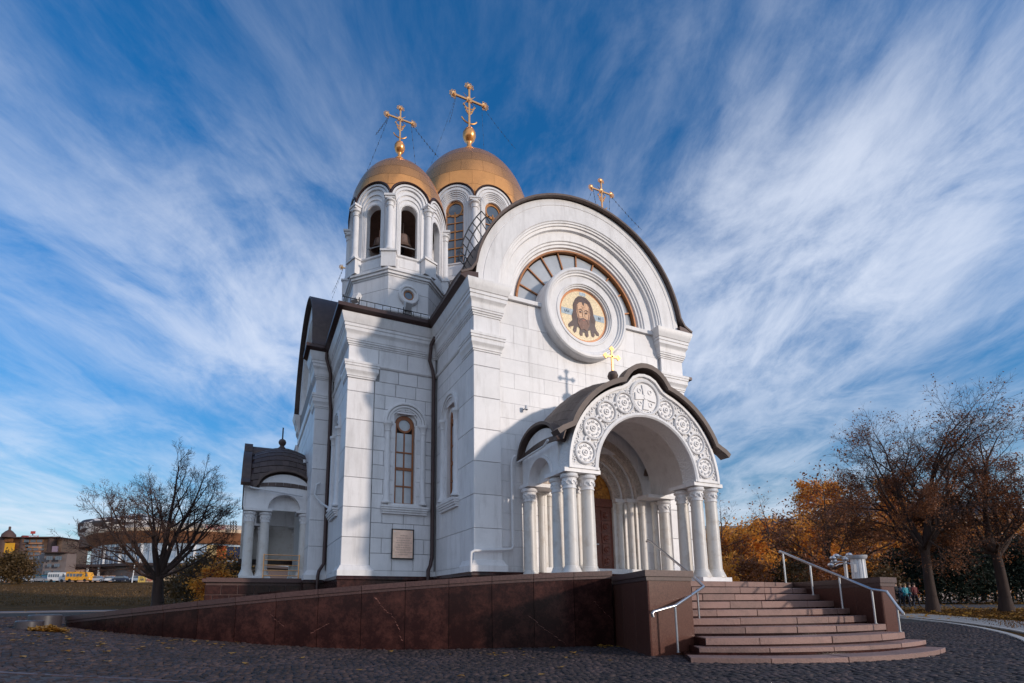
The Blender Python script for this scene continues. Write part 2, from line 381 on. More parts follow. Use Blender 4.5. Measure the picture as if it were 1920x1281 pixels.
# ================================================================== CHURCH (built at 1:1.25 about the eye, scaled by its root)
SC = 1.25
church = thing('church', 'white marble orthodox church with golden domes, arched gables and dark metal roofs', 'church')
BX = 8.57
ROWH = 0.85
rowsA = [1.93, 2.85, 3.7, 4.55, 5.4, 6.25, 7.1, 7.5]
rowsH = [1.93, 2.42, 2.85, 3.28, 3.7, 4.12, 4.55, 4.97, 5.4, 5.82, 6.25, 6.67, 7.1, 7.5]
rowsU = [7.98, 8.52]; rowsM = [7.5, 7.9]
FF = frame((0, 11.84), (1, 0), (0, 1))                  # facade wall between pilasters
FP = frame((0, 11.74), (1, 0), (0, 1))                  # facade pilasters
FS = frame((4.98, 0), (0, -1), (1, 0))                  # left flank of the front arm; u = -y
FT = frame((0, 14.69), (1, 0), (0, 1))                  # corner block front
FB = frame((2.28, 0), (0, -1), (1, 0))                  # corner block left flank
FL = frame((0, 17.6), (1, 0), (0, 1))                   # left arm front
FG = frame((1.7, 0), (0, -1), (1, 0))                   # left gable
JD = 0.03
# solid cores, each with recesses where windows sit
def slab(mb, F, u0, u1, z0, z1, hole=None, y0=.03, y1=.32):
    mb.T = F
    if not hole: mb.box(u0, u1, y0, y1, z0, z1)
    else:
        a, b, c, d = hole
        mb.box(u0, a, y0, y1, z0, z1).box(b, u1, y0, y1, z0, z1).box(a, b, y0, y1, z0, c).box(a, b, y0, y1, d, z1)
    mb.T = None
w = MB()
w.box(5.3, 6.95, 11.87, 13.2, 1.6, 9.25); w.box(10.29, 12.13, 11.87, 13.2, 1.6, 9.25); w.box(6.95, 10.29, 11.87, 13.2, 5.2, 9.25)
w.box(5.3, 12.13, 13.2, 17.6, 1.6, 9.3)
w.box(5.0, 5.73, 11.77, 11.87, 1.6, 9.3); w.box(11.31, 12.13, 11.77, 11.87, 1.6, 9.3); w.box(5.01, 5.3, 11.87, 12.0, 1.6, 9.3)
slab(w, FS, -14.8, -12.0, 1.6, 9.3, (-13.79, -13.11, 3.86, 6.62))
front_wall = part('front_arm_wall', w, M_jointl, church)
w = MB(); w.box(2.6, 5.3, 15.0, 17.8, 1.6, 9.4); slab(w, FT, 2.31, 5.0, 1.6, 9.4, (3.69, 4.37, 3.86, 6.62)); slab(w, FB, -17.8, -14.99, 1.6, 9.4, (-16.59, -15.91, 3.86, 6.62))
block_wall = part('corner_block_wall', w, M_joint, church)
w = MB(); w.box(12.14, 14.86, 14.72, 17.8, 1.6, 9.4); w.box(12.14, 15.4, 17.8, 24.8, 1.6, 9.4); w.box(2.3, 14.8, 17.8, 27.5, 1.6, 9.3)
part('rear_body_wall', w, M_marble, church)
w = MB(); w.box(1.73, 5.0, 17.63, 24.77, 1.6, 9.3)
left_wall = part('left_arm_wall', w, M_joint, church)
# granite base course
w = MB()
base_path = [(1.7, 25), (1.7, 17.6), (2.28, 17.6), (2.28, 14.69), (4.98, 14.69), (4.98, 11.74), (12.16, 11.74), (12.16, 14.69), (14.86, 14.69), (14.86, 27)]
w.cornice(base_path, [(-.3, 1.78), (.10, 1.78), (.12, 1.74), (.12, 1.68), (.08, 1.66), (.08, .2), (-.3, .2)])
part('granite_base_course', w, M_granite, church)
# panels
for P_ in (4.98, 11.29):
    u1 = P_+(.77 if P_ < 8 else .87)
    panels(front_wall, FP, P_, u1, rowsA, 3, M_marble); panels(front_wall, FP, P_, u1, rowsU, 3, M_marble)
panels(front_wall, FF, 5.75, 11.29, rowsH, .92, M_marble, [(7.0, 10.24, 1.5, 5.2)], gap=.005, ch=.0015)
panels(front_wall, FF, 5.75, 11.29, [7.5, 7.98, 8.5, 9.24], .92, M_marble, gap=.005, ch=.0015)
panels(front_wall, FS, -14.6, -11.76, rowsA, .95, M_marble, [(-13.79, -13.11, 3.84, 6.6)])
panels(front_wall, FS, -14.6, -11.76, rowsU, .95, M_marble)
panels(block_wall, FT, 2.28, 3.06, rowsA, 3, M_marble); panels(block_wall, FT, 3.075, 4.95, rowsH, .66, M_marble, [(3.69, 4.37, 3.84, 6.6)])
panels(block_wall, FT, 2.28, 4.95, rowsU, .9, M_marble)
w = MB(); w.box(2.285, 3.065, 14.66, 14.69, 1.93, 7.5)
panels(block_wall, FB, -17.55, -14.71, rowsA, .95, M_marble, [(-16.59, -15.91, 3.84, 6.6)]); panels(block_wall, FB, -17.55, -14.71, rowsU, .9, M_marble)
panels(left_wall, FL, 1.7, 2.26, rowsA, 3, M_marble); panels(left_wall, FL, 1.7, 2.26, rowsU, 3, M_marble)
panels(left_wall, FG, -24.8, -17.62, rowsA, .9, M_marble, t=.03); panels(left_wall, FG, -24.8, -17.62, rowsU, .9, M_marble, t=.03)

panels(front_wall, FS, -14.6, -12.5, rowsM, .95, M_marble); panels(block_wall, FT, 3.2, 4.95, rowsM, .66, M_marble); panels(block_wall, FB, -17.55, -15.4, rowsM, .9, M_marble); panels(left_wall, FG, -24.0, -18.4, rowsM, .9, M_marble)
# mouldings
def grooved(prof):
    out = [prof[0]]
    for a, b in zip(prof[:-1], prof[1:]):
        if abs(a[1]-b[1]) < 1e-4 and b[0]-a[0] > .01 and a[0] >= 0: out += [(a[0], a[1]-.016), (a[0]-.035, a[1]-.014), (a[0]-.035, a[1])]; out.append(b)
        else: out.append(b)
    res = [out[0]]
    for p in out[1:]:
        res.append(p)
    # drop the original corner that the groove replaces
    fin = []
    for i, p in enumerate(res):
        if i+1 < len(res) and abs(res[i+1][0]-p[0]) < 1e-6 and abs(p[1]-res[i+1][1]-.016) < 1e-6: continue
        fin.append(p)
    return fin
def mould(name, path, prof, mat=M_marbler, closed=False):
    prof = grooved(prof)
    return part(name, MB().cornice(path, prof, closed), mat, church, angle=25)
UP = [(-.02, 8.50), (.02, 8.50), (.02, 8.545), (.045, 8.55), (.045, 8.60), (.07, 8.605), (.07, 8.66), (.085, 8.665), (.085, 8.80), (.10, 8.85), (.135, 8.905), (.145, 8.92), (.145, 9.02), (.165, 9.025), (.165, 9.11), (.185, 9.12), (.22, 9.22), (.26, 9.34), (.26, 9.40), (-.02, 9.40)]
MIDP = [(-.02, 7.50), (.015, 7.50), (.015, 7.545), (.035, 7.55), (.035, 7.60), (.055, 7.65), (.085, 7.70), (.09, 7.71), (.09, 7.83), (.11, 7.835), (.11, 7.90), (.125, 7.905), (.125, 7.98), (-.02, 7.98)]
THIN = [(-.02, 7.90), (.02, 7.90), (.05, 7.94), (.05, 7.98), (-.02, 7.98)]
BASEP = [(-.02, 1.78), (.10, 1.78), (.10, 1.93), (.07, 1.965), (.05, 1.99), (.02, 2.06), (-.02, 2.08)]
FOOTP = [(-.02, 1.78), (.0, 1.78), (.0, 1.93), (-.02, 1.93)]
cl = [(4.98, 14.69), (4.98, 11.74), (5.75, 11.74), (5.75, 11.84)]
cr = [(11.29, 11.84), (11.29, 11.74), (12.16, 11.74), (12.16, 14.69)]
mould('cornice', cl, UP); mould('cornice', cr, UP)
mould('pilaster_capital', [(4.98, 12.5), (4.98, 11.74), (5.75, 11.74), (5.75, 11.84)], MIDP); mould('pilaster_capital', cr, MIDP)
mould('string_course', [(4.98, 14.69), (4.98, 12.5)], THIN)
mould('pilaster_base', [(4.98, 12.5), (4.98, 11.74), (5.75, 11.74), (5.75, 11.84)], BASEP); mould('pilaster_base', cr, BASEP)
mould('wall_foot', [(4.98, 14.69), (4.98, 12.5)], FOOTP); mould('wall_foot', [(5.75, 11.84), (11.29, 11.84)], FOOTP)
mould('cornice', [(2.28, 17.6), (2.28, 14.69), (4.96, 14.69)], UP)
mould('pilaster_capital', [(2.28, 15.4), (2.28, 14.67), (3.07, 14.67), (3.07, 14.71)], MIDP)
mould('string_course', [(2.28, 17.6), (2.28, 15.4)], THIN); mould('string_course', [(3.07, 14.69), (4.97, 14.69)], THIN)
mould('pilaster_base', [(2.28, 15.4), (2.28, 14.67), (3.07, 14.67), (3.07, 14.71)], BASEP)
mould('wall_foot', [(3.07, 14.69), (4.98, 14.69)], FOOTP); mould('wall_foot', [(2.28, 17.6), (2.28, 15.4)], FOOTP)
mould('cornice', [(1.7, 18.4), (1.7, 17.6), (2.28, 17.6)], UP); mould('pilaster_capital', [(1.7, 18.4), (1.7, 17.6), (2.28, 17.6)], MIDP); mould('pilaster_base', [(1.7, 18.4), (1.7, 17.6), (2.28, 17.6)], BASEP)
mould('cornice', [(1.7, 24.8), (1.7, 24.0)], UP); mould('pilaster_capital', [(1.7, 24.8), (1.7, 24.0)], MIDP); mould('string_course', [(1.7, 24.0), (1.7, 18.4)], THIN)

# ---- front gable
zs = 9.40
prof = [(3.52, 12.35), (3.52, 11.74), (3.34, 11.74), (3.33, 11.755), (3.31, 11.755), (3.30, 11.74), (2.86, 11.74), (2.84, 11.765), (2.80, 11.77), (2.79, 11.80), (2.74, 11.81), (2.73, 11.85), (2.66, 11.87), (2.64, 11.95), (2.42, 11.98), (2.38, 11.985), (2.36, 12.02), (2.31, 12.03), (2.29, 12.07), (2.23, 12.08), (2.21, 12.14), (2.13, 12.16), (2.13, 12.35)]
part('gable_archivolt', MB().arc(BX, zs, prof, 0, 180, 72), M_marbler, church, angle=20)
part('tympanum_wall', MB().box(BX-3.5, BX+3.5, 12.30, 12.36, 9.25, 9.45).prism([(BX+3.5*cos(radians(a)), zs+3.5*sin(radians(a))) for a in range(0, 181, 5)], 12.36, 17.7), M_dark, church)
win = part('fan_window_frame', MB().ring(BX, zs, 2.085, 2.14, 12.08, 12.27, 0, 180, 48).box(BX-2.14, BX+2.14, 12.15, 12.25, 9.25, 9.33), M_bronze, church)
mu = MB()
for k in range(1, 10):
    a = radians(k*18); mu.T = Matrix.Translation((BX, 12.19, zs)) @ Matrix.Rotation(-a, 4, 'Y'); mu.box(.9, 2.09, -.035, .03, -.020, .020)
mu.T = None; part('mullion', mu, M_bronze, win)
for k in range(10):
    a0, a1 = k*18, k*18+18
    pts = [(BX+r*cos(radians(a)), zs+r*sin(radians(a))) for r, a in [(1.0, a1), (1.0, a0)]+[(2.05, a0+(a1-a0)*j/4) for j in range(5)]]
    part('pane', MB().prism(pts, 12.20, 12.212), M_glassl, win)
part('sill', MB().box(5.78, 7.35, 11.76, 12.2, 9.22, 9.33), M_marbler, church); part('sill', MB().box(9.75, 11.26, 11.76, 12.2, 9.22, 9.33), M_marbler, church)
# medallion
MC, MZ = 8.47, 9.26
prof = [(1.385, 12.2), (1.385, 11.66), (1.37, 11.60), (1.33, 11.57), (1.28, 11.565), (1.25, 11.60), (1.22, 11.60), (1.20, 11.64), (1.16, 11.65), (1.15, 11.69), (.96, 11.69), (.95, 11.67), (.91, 11.67), (.90, 11.70), (.87, 11.70), (.855, 11.74), (.82, 11.74), (.81, 11.80), (.81, 12.2)]
med = part('medallion_frame', MB().arc(MC, MZ, [(r_*1.015, y_-.03) for r_, y_ in prof], 0, 360, 72), M_marbler, church, angle=20)
def mosaic_mat(nm, col):
    m = material('mosaic_'+nm, col, 0.32, nscale=14, var=0.25); t = m.node_tree; p = t.nodes['Principled BSDF']; src = p.inputs['Base Color'].links[0].from_socket
    g = t.nodes.new('ShaderNodeNewGeometry'); v = t.nodes.new('ShaderNodeTexVoronoi'); v.inputs['Scale'].default_value = 48; t.links.new(g.outputs['Position'], v.inputs['Vector'])
    sc_ = t.nodes.new('ShaderNodeSeparateColor'); t.links.new(v.outputs['Color'], sc_.inputs[0]); k = mth(t, 'ADD', mth(t, 'MULTIPLY', sc_.outputs[0], .34), .86); cc = t.nodes.new('ShaderNodeCombineColor')
    for i in range(3): t.links.new(k, cc.inputs[i])
    mm = t.nodes.new('ShaderNodeMix'); mm.data_type = 'RGBA'; mm.blend_type = 'MULTIPLY'; mm.inputs[0].default_value = 1; t.links.new(src, mm.inputs[6]); t.links.new(cc.outputs[0], mm.inputs[7]); t.links.new(mm.outputs[2], p.inputs['Base Color'])
    return m
def flat(nm, col, pts, y, mat=None):
    m = mat or (MATS.get('mosaic_'+nm) or mosaic_mat(nm, col))
    return part(nm, MB().prism([(MC+a*1.05, MZ+b*1.05) for a, b in pts], y-.03, y-.026), m, med)
def ell(cx, cz, rx, rz, n=24, a0=0, a1=360): return [(cx+rx*cos(radians(a0+(a1-a0)*i/n)), cz+rz*sin(radians(a0+(a1-a0)*i/n))) for i in range(n if a1-a0 >= 360 else n+1)]
flat('orange_border', (0.80, 0.33, 0.12), ell(0, 0, .815, .815, 48), 11.80)
flat('gold_ground', (1.0, 0.80, 0.50), ell(0, 0, .725, .725, 48), 11.795)
flat('blue_band', (0.45, 0.55, 0.62), [(-.71, -.06), (.71, -.06), (.71, .12), (-.71, .12)], 11.790)
flat('blue_tab', (0.50, 0.60, 0.68), [(-.1, .60), (.1, .60), (.1, .70), (-.1, .70)], 11.7905)
hair = [(-.05, .58), (.10, .57), (.24, .47), (.32, .28), (.35, .08), (.41, -.06), (.38, -.22), (.42, -.34), (.50, -.42), (.50, -.50), (.42, -.50), (.34, -.40), (.36, -.52), (.31, -.58), (.25, -.55), (.22, -.38), (.14, -.42), (.15, -.58), (.09, -.63), (.04, -.58), (.03, -.50), (-.04, -.50), (-.05, -.60), (-.11, -.62), (-.15, -.56), (-.13, -.40), (-.22, -.36), (-.25, -.52), (-.31, -.57), (-.36, -.50), (-.32, -.36), (-.40, -.40), (-.49, -.44), (-.51, -.36), (-.44, -.28), (-.36, -.20), (-.38, -.06), (-.33, .08), (-.33, .28), (-.25, .46), (-.15, .56)]
flat('dark_hair', (0.085, 0.042, 0.036), hair, 11.785)
flat('face_skin', (0.80, 0.47, 0.27), [(0, .40), (.13, .38), (.205, .28), (.225, .08), (.19, -.10), (.10, -.25), (0, -.30), (-.10, -.25), (-.19, -.10), (-.225, .08), (-.205, .28), (-.13, .38)], 11.780)
flat('beard', (0.24, 0.11, 0.07), [(-.18, -.08), (-.10, -.10), (0, -.07), (.10, -.10), (.18, -.08), (.19, -.26), (.10, -.44), (0, -.40), (-.10, -.44), (-.19, -.26)], 11.775)
flat('lips', (0.40, 0.14, 0.09), ell(0, -.14, .06, .018), 11.770)
for sx in (-1, 1):
    flat('brow', (0.09, 0.04, 0.03), [(sx*.03, .15), (sx*.09, .19), (sx*.16, .15), (sx*.16, .135), (sx*.09, .165), (sx*.03, .13)], 11.770)
    flat('eye', (0.10, 0.05, 0.04), ell(sx*.09, .10, .042, .018), 11.770)
    flat('cheek', (0.85, 0.52, 0.30), ell(sx*.10, .0, .05, .05), 11.7745)
flat('nose', (0.88, 0.58, 0.36), [(-.012, .14), (.012, .14), (.03, -.03), (0, -.05), (-.03, -.03)], 11.770)
flat('hair_parting', (0.10, 0.05, 0.035), [(-.04, .40), (.04, .40), (.02, .30), (-.02, .33)], 11.772)
def strand(nm, col, pts, w, y):
    L = [Vector(p) for p in pts]; o1, o2 = [], []
    for i in range(len(L)):
        d = (L[min(i+1, len(L)-1)]-L[max(i-1, 0)]).normalized(); q = Vector((-d.y, d.x))*w*(1-.6*abs(2*i/(len(L)-1)-1)); o1.append(tuple(L[i]+q)); o2.append(tuple(L[i]-q))
    flat(nm, col, o1+o2[::-1], y)
for sx in (-1, 1):
    for j in range(4):
        strand('hair_strand', (0.20, 0.10, 0.07), [(sx*(.02+.035*j), .53-.03*j), (sx*(.14+.03*j), .42), (sx*(.225+.03*j), .22), (sx*(.24+.03*j), .02), (sx*(.27+.03*j), -.16)], .007, 11.781)
    for bx, bz in ((.44, -.44), (.31, -.52), (.10, -.57)): strand('curl_light', (0.36, 0.18, 0.13), [(sx*(bx-.03), bz+.05), (sx*(bx+.015), bz+.02), (sx*bx, bz-.03), (sx*(bx-.025), bz)], .008, 11.781)
    strand('face_shadow', (0.30, 0.13, 0.07), [(sx*.19, .28), (sx*.195, .12), (sx*.165, -.06), (sx*.10, -.2)], .018, 11.778)
    strand('nose_line', (0.24, 0.10, 0.06), [(sx*.016, .14), (sx*.022, .02), (sx*.035, -.04)], .006, 11.769)
    strand('under_eye', (0.28, 0.12, 0.07), [(sx*.045, .075), (sx*.09, .062), (sx*.14, .08)], .006, 11.770)
    strand('moustache', (0.10, 0.045, 0.03), [(0, -.09), (sx*.06, -.10), (sx*.13, -.17), (sx*.15, -.24)], .012, 11.771)
    for j in range(3): strand('beard_strand', (0.30, 0.14, 0.09), [(sx*(.03+.04*j), -.2), (sx*(.035+.045*j), -.30), (sx*(.03+.03*j), -.40)], .006, 11.772)
    flat('eye_white', (0.75, 0.65, 0.55), ell(sx*.055, .10, .012, .010), 11.768)
strand('forehead_line', (0.36, 0.17, 0.09), [(-.07, .27), (0, .24), (.07, .27)], .006, 11.776)
strand('forehead_line', (0.36, 0.17, 0.09), [(-.05, .22), (0, .20), (.05, .22)], .006, 11.776)
for dx in (-.58, -.50): flat('omega_letter', (0.05, 0.10, 0.16), [(dx-.035, .07), (dx-.035, .01), (dx, -.01), (dx+.035, .01), (dx+.035, .07), (dx+.02, .07), (dx+.02, .02), (dx, .01), (dx-.02, .02), (dx-.02, .07)], 11.785)
flat('n_letter', (0.05, 0.10, 0.16), [(.50, -.01), (.50, .08), (.52, .08), (.56, .02), (.56, .08), (.58, .08), (.58, -.01), (.56, -.01), (.52, .05), (.52, -.01)], 11.785)

# ---- barrel roofs of the arms
def barrel(cx, zc, R, a, b, ax, ends=0.42, zl=9.52):
    L = [(cx-R-ends, zl), (cx-R-.12, zl+.16), (cx-R, zl+.42)]
    a0 = math.asin((zl+.42-zc)/R)
    L[2] = (cx-R*cos(a0), zl+.42)
    L += [(cx-R*cos(t), zc+R*sin(t)) for t in np.linspace(a0, pi-a0, 41)[1:-1]]
    L += [(cx+R*cos(a0), zl+.42), (cx+R+.12, zl+.16), (cx+R+ends, zl)]
    return L
L = barrel(BX, zs, 3.55, 0, 0, 'y')
roof_f = part('barrel_roof', MB().sheet(L, 11.60, 17.7, .06, 'y'), M_roof, church)
rb = MB()
for y in (12.9, 14.3, 15.7, 17.1): rb.sheet([(p[0]*1.0+(p[0]-BX)*.0, p[1]+.002) for p in L], y, y+.03, .095, 'y')
part('roof_seam', rb, M_roof, roof_f)
L2 = [(y, z) for y, z in barrel(21.2, zs, 3.56, 0, 0, 'x')]
roof_l = part('barrel_roof', MB().sheet(L2, 1.50, 8.5, .06, 'x'), M_roof, church)
rb = MB()
for x in (2.9, 4.4, 5.9): rb.sheet(L2, x, x+.03, .095, 'x')
part('roof_seam', rb, M_roof, roof_l)
g = MB(); g.T = Matrix(((0, 1, 0, 1.7-11.74), (1, 0, 0, 21.2-BX), (0, 0, 1, 0), (0, 0, 0, 1)))
g.arc(BX, zs, [(3.52, 12.35), (3.52, 11.74), (2.86, 11.74), (2.84, 11.77), (2.80, 11.78), (2.74, 11.83), (2.64, 11.95), (2.42, 11.98), (2.31, 12.03), (2.13, 12.16), (2.13, 12.35)], 0, 180, 48)
part('gable_archivolt', g, M_marbler, church, angle=20)
part('tympanum_wall', MB().prism([(21.2+3.5*cos(radians(a)), zs+3.5*sin(radians(a))) for a in range(0, 181, 5)], 2.2, 5, 'x'), M_glassl, church)
# block roofs & gutters
GUT = [(-.1, 9.40), (.27, 9.40), (.30, 9.43), (.40, 9.47), (.40, 9.58), (.34, 9.60), (-.1, 9.66)]
def dark(name, path, prof): return part(name, MB().cornice(path, prof), M_pipe, church)
dark('gutter', [(2.28, 17.6), (2.28, 14.69), (4.62, 14.69)], GUT)
dark('gutter', [(4.98, 14.69), (4.98, 11.62)], GUT)
dark('gutter', [(1.7, 18.3), (1.7, 17.6), (2.0, 17.6)], GUT)
dark('gutter', [(12.16, 11.62), (12.16, 14.4)], GUT)
dark('gutter', [(12.5, 14.69), (14.86, 14.69), (14.86, 17.6)], GUT)
part('block_roof', MB().box(2.1, 4.9, 14.5, 17.9, 9.60, 9.68).box(12.2, 15.0, 14.5, 27, 9.60, 9.68).box(2.2, 15, 17.7, 27.5, 9.55, 9.66), M_roof, church)
g = MB()
g.tube([(2.0, 14.4, 9.80), (4.6, 14.4, 9.80)], .012, 5)
for i in range(12): g.tube([(2.0+i*.236, 14.4, 9.55), (2.0+i*.236, 14.4, 9.81)], .010, 5)
part('snow_guard_rail', g, M_black, church)
# ladder-like lattice on the barrel roof flank
g = MB()
pa = [(BX-3.62*cos(t)-.28*cos(t)*0.6, 12.0, zs+3.62*sin(t)+.22) for t in np.linspace(.12, .62, 8)]
pb = [(p[0]-.14, p[1], p[2]+.12) for p in pa]
g.tube(pa, .018, 5).tube(pb, .018, 5)
for p, q in zip(pa, pb): g.tube([p, q], .015, 5); g.tube([p, (p[0]+.2, p[1]+.02, p[2]-.25)], .012, 5)
part('roof_snow_guard', g, M_black, church)

# ---- windows with columns
def column(parent, T, zb, zt, r, mat=M_marbler, cap=.22, carved=False, name='window_column'):
    c = MB(); c.T = T
    c.lathe([(0, zb), (r*1.75, zb), (r*1.75, zb+r*.5), (r*1.45, zb+r*.7), (r*1.15, zb+r*1.6), (r*1.12, zb+r*2.0), (r, zb+r*2.2), (r*.93, zt-cap-.03), (r*1.12, zt-cap-.02), (r*1.12, zt-cap), (r*.95, zt-cap+.01), (r*1.15, zt-cap*.45), (r*1.5, zt-cap*.3), (r*1.55, zt-cap*.28), (r*1.55, zt), (0, zt)], n=20)
    return part(name, c, mat, parent, angle=35)
def window_bay(F, uc, parent, rear=False):
    T = lambda u, y=0: F @ Matrix.Translation((u, y, 0))
    wb = MB(); wb.T = F
    hw = .34
    # recess lining and archivolts
    zc = 6.30
    wb.arc(uc, zc, [(.66, .03), (.66, -.05), (.62, -.07), (.585, -.07), (.58, -.0), (.565, .0), (.56, -.045), (.505, -.045), (.50, .02), (.485, .02), (.48, -.02), (.44, -.02), (.435, .05), (.42, .05), (.415, .02), (.38, .03), (.37, .10), (.30, .12), (.30, .2), (.66, .2)], 0, 180, 32)
    for sx in (-1, 1):
        x0, x1 = (uc+sx*.30, uc+sx*.47); wb.box(min(x0, x1), max(x0, x1), .02, .2, 3.85, zc)
        x0, x1 = (uc+sx*.44, uc+sx*.60); wb.box(min(x0, x1), max(x0, x1), .034, .2, 3.85, zc)
    part('window_surround', wb, M_marbler, parent, angle=25)
    for sx in (-1, 1): column(parent, T(uc+sx*.535, -.015), 3.86, 6.30, .088, cap=.27)
    sl = MB(); sl.T = F
    sl.box(uc-.50, uc+.50, -.10, .2, 3.80, 3.865)
    for i, (o, z) in enumerate([(.16, 3.74), (.14, 3.68), (.11, 3.62), (.08, 3.56)]): sl.box(uc-.62-o*.5, uc+.62+o*.5, -o, .1, z, z+.055)
    part('window_sill', sl, M_marbler, parent)
    fr = MB(); fr.T = F
    y0, y1 = .12, .18
    fr.box(uc-.285, uc-.235, y0, y1, 3.88, zc).box(uc+.235, uc+.285, y0, y1, 3.88, zc).box(uc-.285, uc+.285, y0, y1, 3.86, 3.92)
    fr.ring(uc, zc, .235, .285, y0, y1, 0, 180, 20); fr.ring(uc, zc, .175, .236, y0+.005, y1, 0, 360, 28)
    fr.box(uc-.02, uc+.02, y0+.01, y1, 3.90, zc-.2)
    for z, h in ((4.42, .02), (4.95, .045), (5.45, .02)): fr.box(uc-.24, uc+.24, y0+.005, y1, z-h, z+h)
    wn_ = part('window', fr, M_wood, parent)
    for (z0, z1) in ((3.92, 4.40), (4.44, 4.905), (4.995, 5.43), (5.47, 6.05)):
        for sx in (0, 1):
            g = MB(); g.T = F; g.box(uc-.24+sx*.26, uc-.02+sx*.26, .155, .163, z0, z1); part('pane', g, M_glassl, wn_)
    g = MB(); g.T = F; g.prism(ell(uc, zc, .18, .18), .155, .163); part('pane', g, M_glassl, wn_)
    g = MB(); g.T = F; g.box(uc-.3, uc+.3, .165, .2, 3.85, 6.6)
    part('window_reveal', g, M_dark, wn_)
window_bay(FT, 4.03, church); window_bay(FS, -13.45, church); window_bay(FB, -16.25, church)

# ---- plaque (its own thing, world coords through the church scale)
def cw(x, y, z): return (x*SC, y*SC, EYE.z+(z-EYE.z)*SC)
CHS = Matrix.Translation((0, 0, EYE.z*(1-SC))) @ Matrix.Scale(SC, 4)
pq = thing('wall_plaque', 'polished bronze text plaque screwed to the marble wall under the tall window', 'plaque', cw(4.0, 14.6, 2.3))
def cpart(name, mb, mat, parent, **k):
    mb.v = [tuple(CHS @ Vector(p)) for p in mb.v]; return part(name, mb, mat, parent, **k)
cpart('plate', MB().box(3.70, 4.29, 14.63, 14.665, 2.30, 3.10), material('plaque_brass', (0.78, 0.53, 0.42), 0.3, metal=0.7, nscale=5, var=0.2), pq)
cpart('edge_frame', MB().box(3.67, 3.70, 14.62, 14.67, 2.27, 3.13).box(4.29, 4.32, 14.62, 14.67, 2.27, 3.13).box(3.70, 4.29, 14.62, 14.67, 2.27, 2.30).box(3.70, 4.29, 14.62, 14.67, 3.10, 3.13), M_black, pq)
t_ = MB()
for i in range(9):
    z = 2.93-i*.068; wl = [.16, .42, .36, .40, .30, .42, .38, .44, .25][i]
    x = 4.0-wl/2
    while x < 4.0+wl/2: l = random.uniform(.03, .08); t_.box(x, x+l, 14.624, 14.63, z, z+.020); x += l+.018
cpart('engraved_text', t_, material('engraving', (0.50, 0.34, 0.27), 0.5), pq)
t_ = MB()
for x in (3.75, 4.24):
    for z in (2.35, 3.05): t_.lathe([(0, 0), (.016, 0), (.012, .01), (0, .014)], n=8) if 0 else t_.box(x-.014, x+.014, 14.615, 14.63, z-.014, z+.014)
cpart('screw', t_, M_steel, pq)

# ---- drainpipes
def pipe(pts, r, mat, name, parent=church, n=10): return part(name, MB().tube(pts, r, n), mat, parent)
pipe([(4.86, 14.35, 9.45), (4.86, 14.38, 9.2), (4.74, 14.5, 8.9), (4.72, 14.58, 8.4), (4.82, 14.58, 8.1), (4.86, 14.60, 7.9), (4.86, 14.60, 2.35), (4.80, 14.55, 2.1), (4.72, 14.50, 1.95), (4.72, 14.5, 1.5)], .055, M_pipe, 'brown_drainpipe')
pipe([(1.98, 17.35, 9.45), (1.98, 17.35, 9.2), (2.14, 17.45, 8.7), (2.16, 17.48, 7.9), (2.2, 17.5, 7.5), (2.2, 17.5, 2.3), (2.05, 17.42, 2.05), (2.02, 17.4, 1.9), (2.02, 17.4, 1.0)], .055, M_pipe, 'brown_drainpipe')
pipe([(6.13, 11.68, 4.78), (6.05, 11.70, 4.70), (6.02, 11.70, 4.55), (6.02, 11.70, 2.42), (5.98, 11.68, 2.36), (5.85, 11.66, 2.33), (4.92, 11.58, 2.27), (4.84, 11.58, 2.22), (4.83, 11.58, 2.1), (4.83, 11.58, 1.76)], .035, M_white, 'white_drainpipe')
pipe([(6.19, 11.7, 4.60), (6.18, 10.35, 4.66), (6.12, 10.05, 4.72)], .028, M_white, 'porch_gutter_pipe')

# ---- security cameras and floodlights (things of their own)
def security_camera(p, d, label):
    t = thing('security_camera', label, 'camera', p)
    v = Vector(d).normalized(); P = Vector(p)
    part('bracket', MB().tube([P, P+v*.16+Vector((0, 0, .02))], .022, 8), M_grey, t)
    part('housing', MB().tube([P+v*.16+Vector((0, 0, .10)), P+v*.16+Vector((0, 0, -.04))], .055, 12), M_white, t)
    part('lens', MB().tube([P+v*.16+Vector((0, 0, -.04)), P+v*.16+Vector((0, 0, -.055))], .035, 10), M_black, t)
security_camera(cw(6.46, 11.84, 6.12), (.3, -1, 0), 'small white camera on the facade left of the porch cross')
security_camera(cw(1.70, 19.0, 5.95), (-1, -.2, 0), 'small white camera above the side porch roof')
def floodlight(p, ang, label):
    t = thing('floodlight', label, 'floodlight', p)
    T = Matrix.Translation(p) @ Matrix.Rotation(ang, 4, 'Z')
    a = MB(); a.T = T; a.tube([(-.16, 0, 0), (-.16, 0, .28)], .014, 6).tube([(.16, 0, 0), (.16, 0, .28)], .014, 6).tube([(-.16, 0, .02), (.16, 0, .02)], .014, 6)
    part('bracket', a, M_black, t)
    a = MB(); a.T = T @ Matrix.Translation((0, 0, .30)) @ Matrix.Rotation(radians(28), 4, 'X'); a.box(-.14, .14, -.10, .06, -.20, .20)
    part('housing', a, M_white, t)
    a = MB(); a.T = T @ Matrix.Translation((0, 0, .30)) @ Matrix.Rotation(radians(28), 4, 'X'); a.box(-.115, .115, -.108, -.10, -.17, .17)
    part('lamp_face', a, M_grey, t)
    a = MB(); a.T = T @ Matrix.Translation((0, 0, .30)) @ Matrix.Rotation(radians(28), 4, 'X')
    for i in range(5): a.box(-.13+i*.055, -.11+i*.055, .06, .10, -.16, .16)
    part('cooling_fin', a, M_white, t)
floodlight(cw(3.95, 14.45, 9.68), .1, 'grey faced floodlight on the block roof below the round tower window')
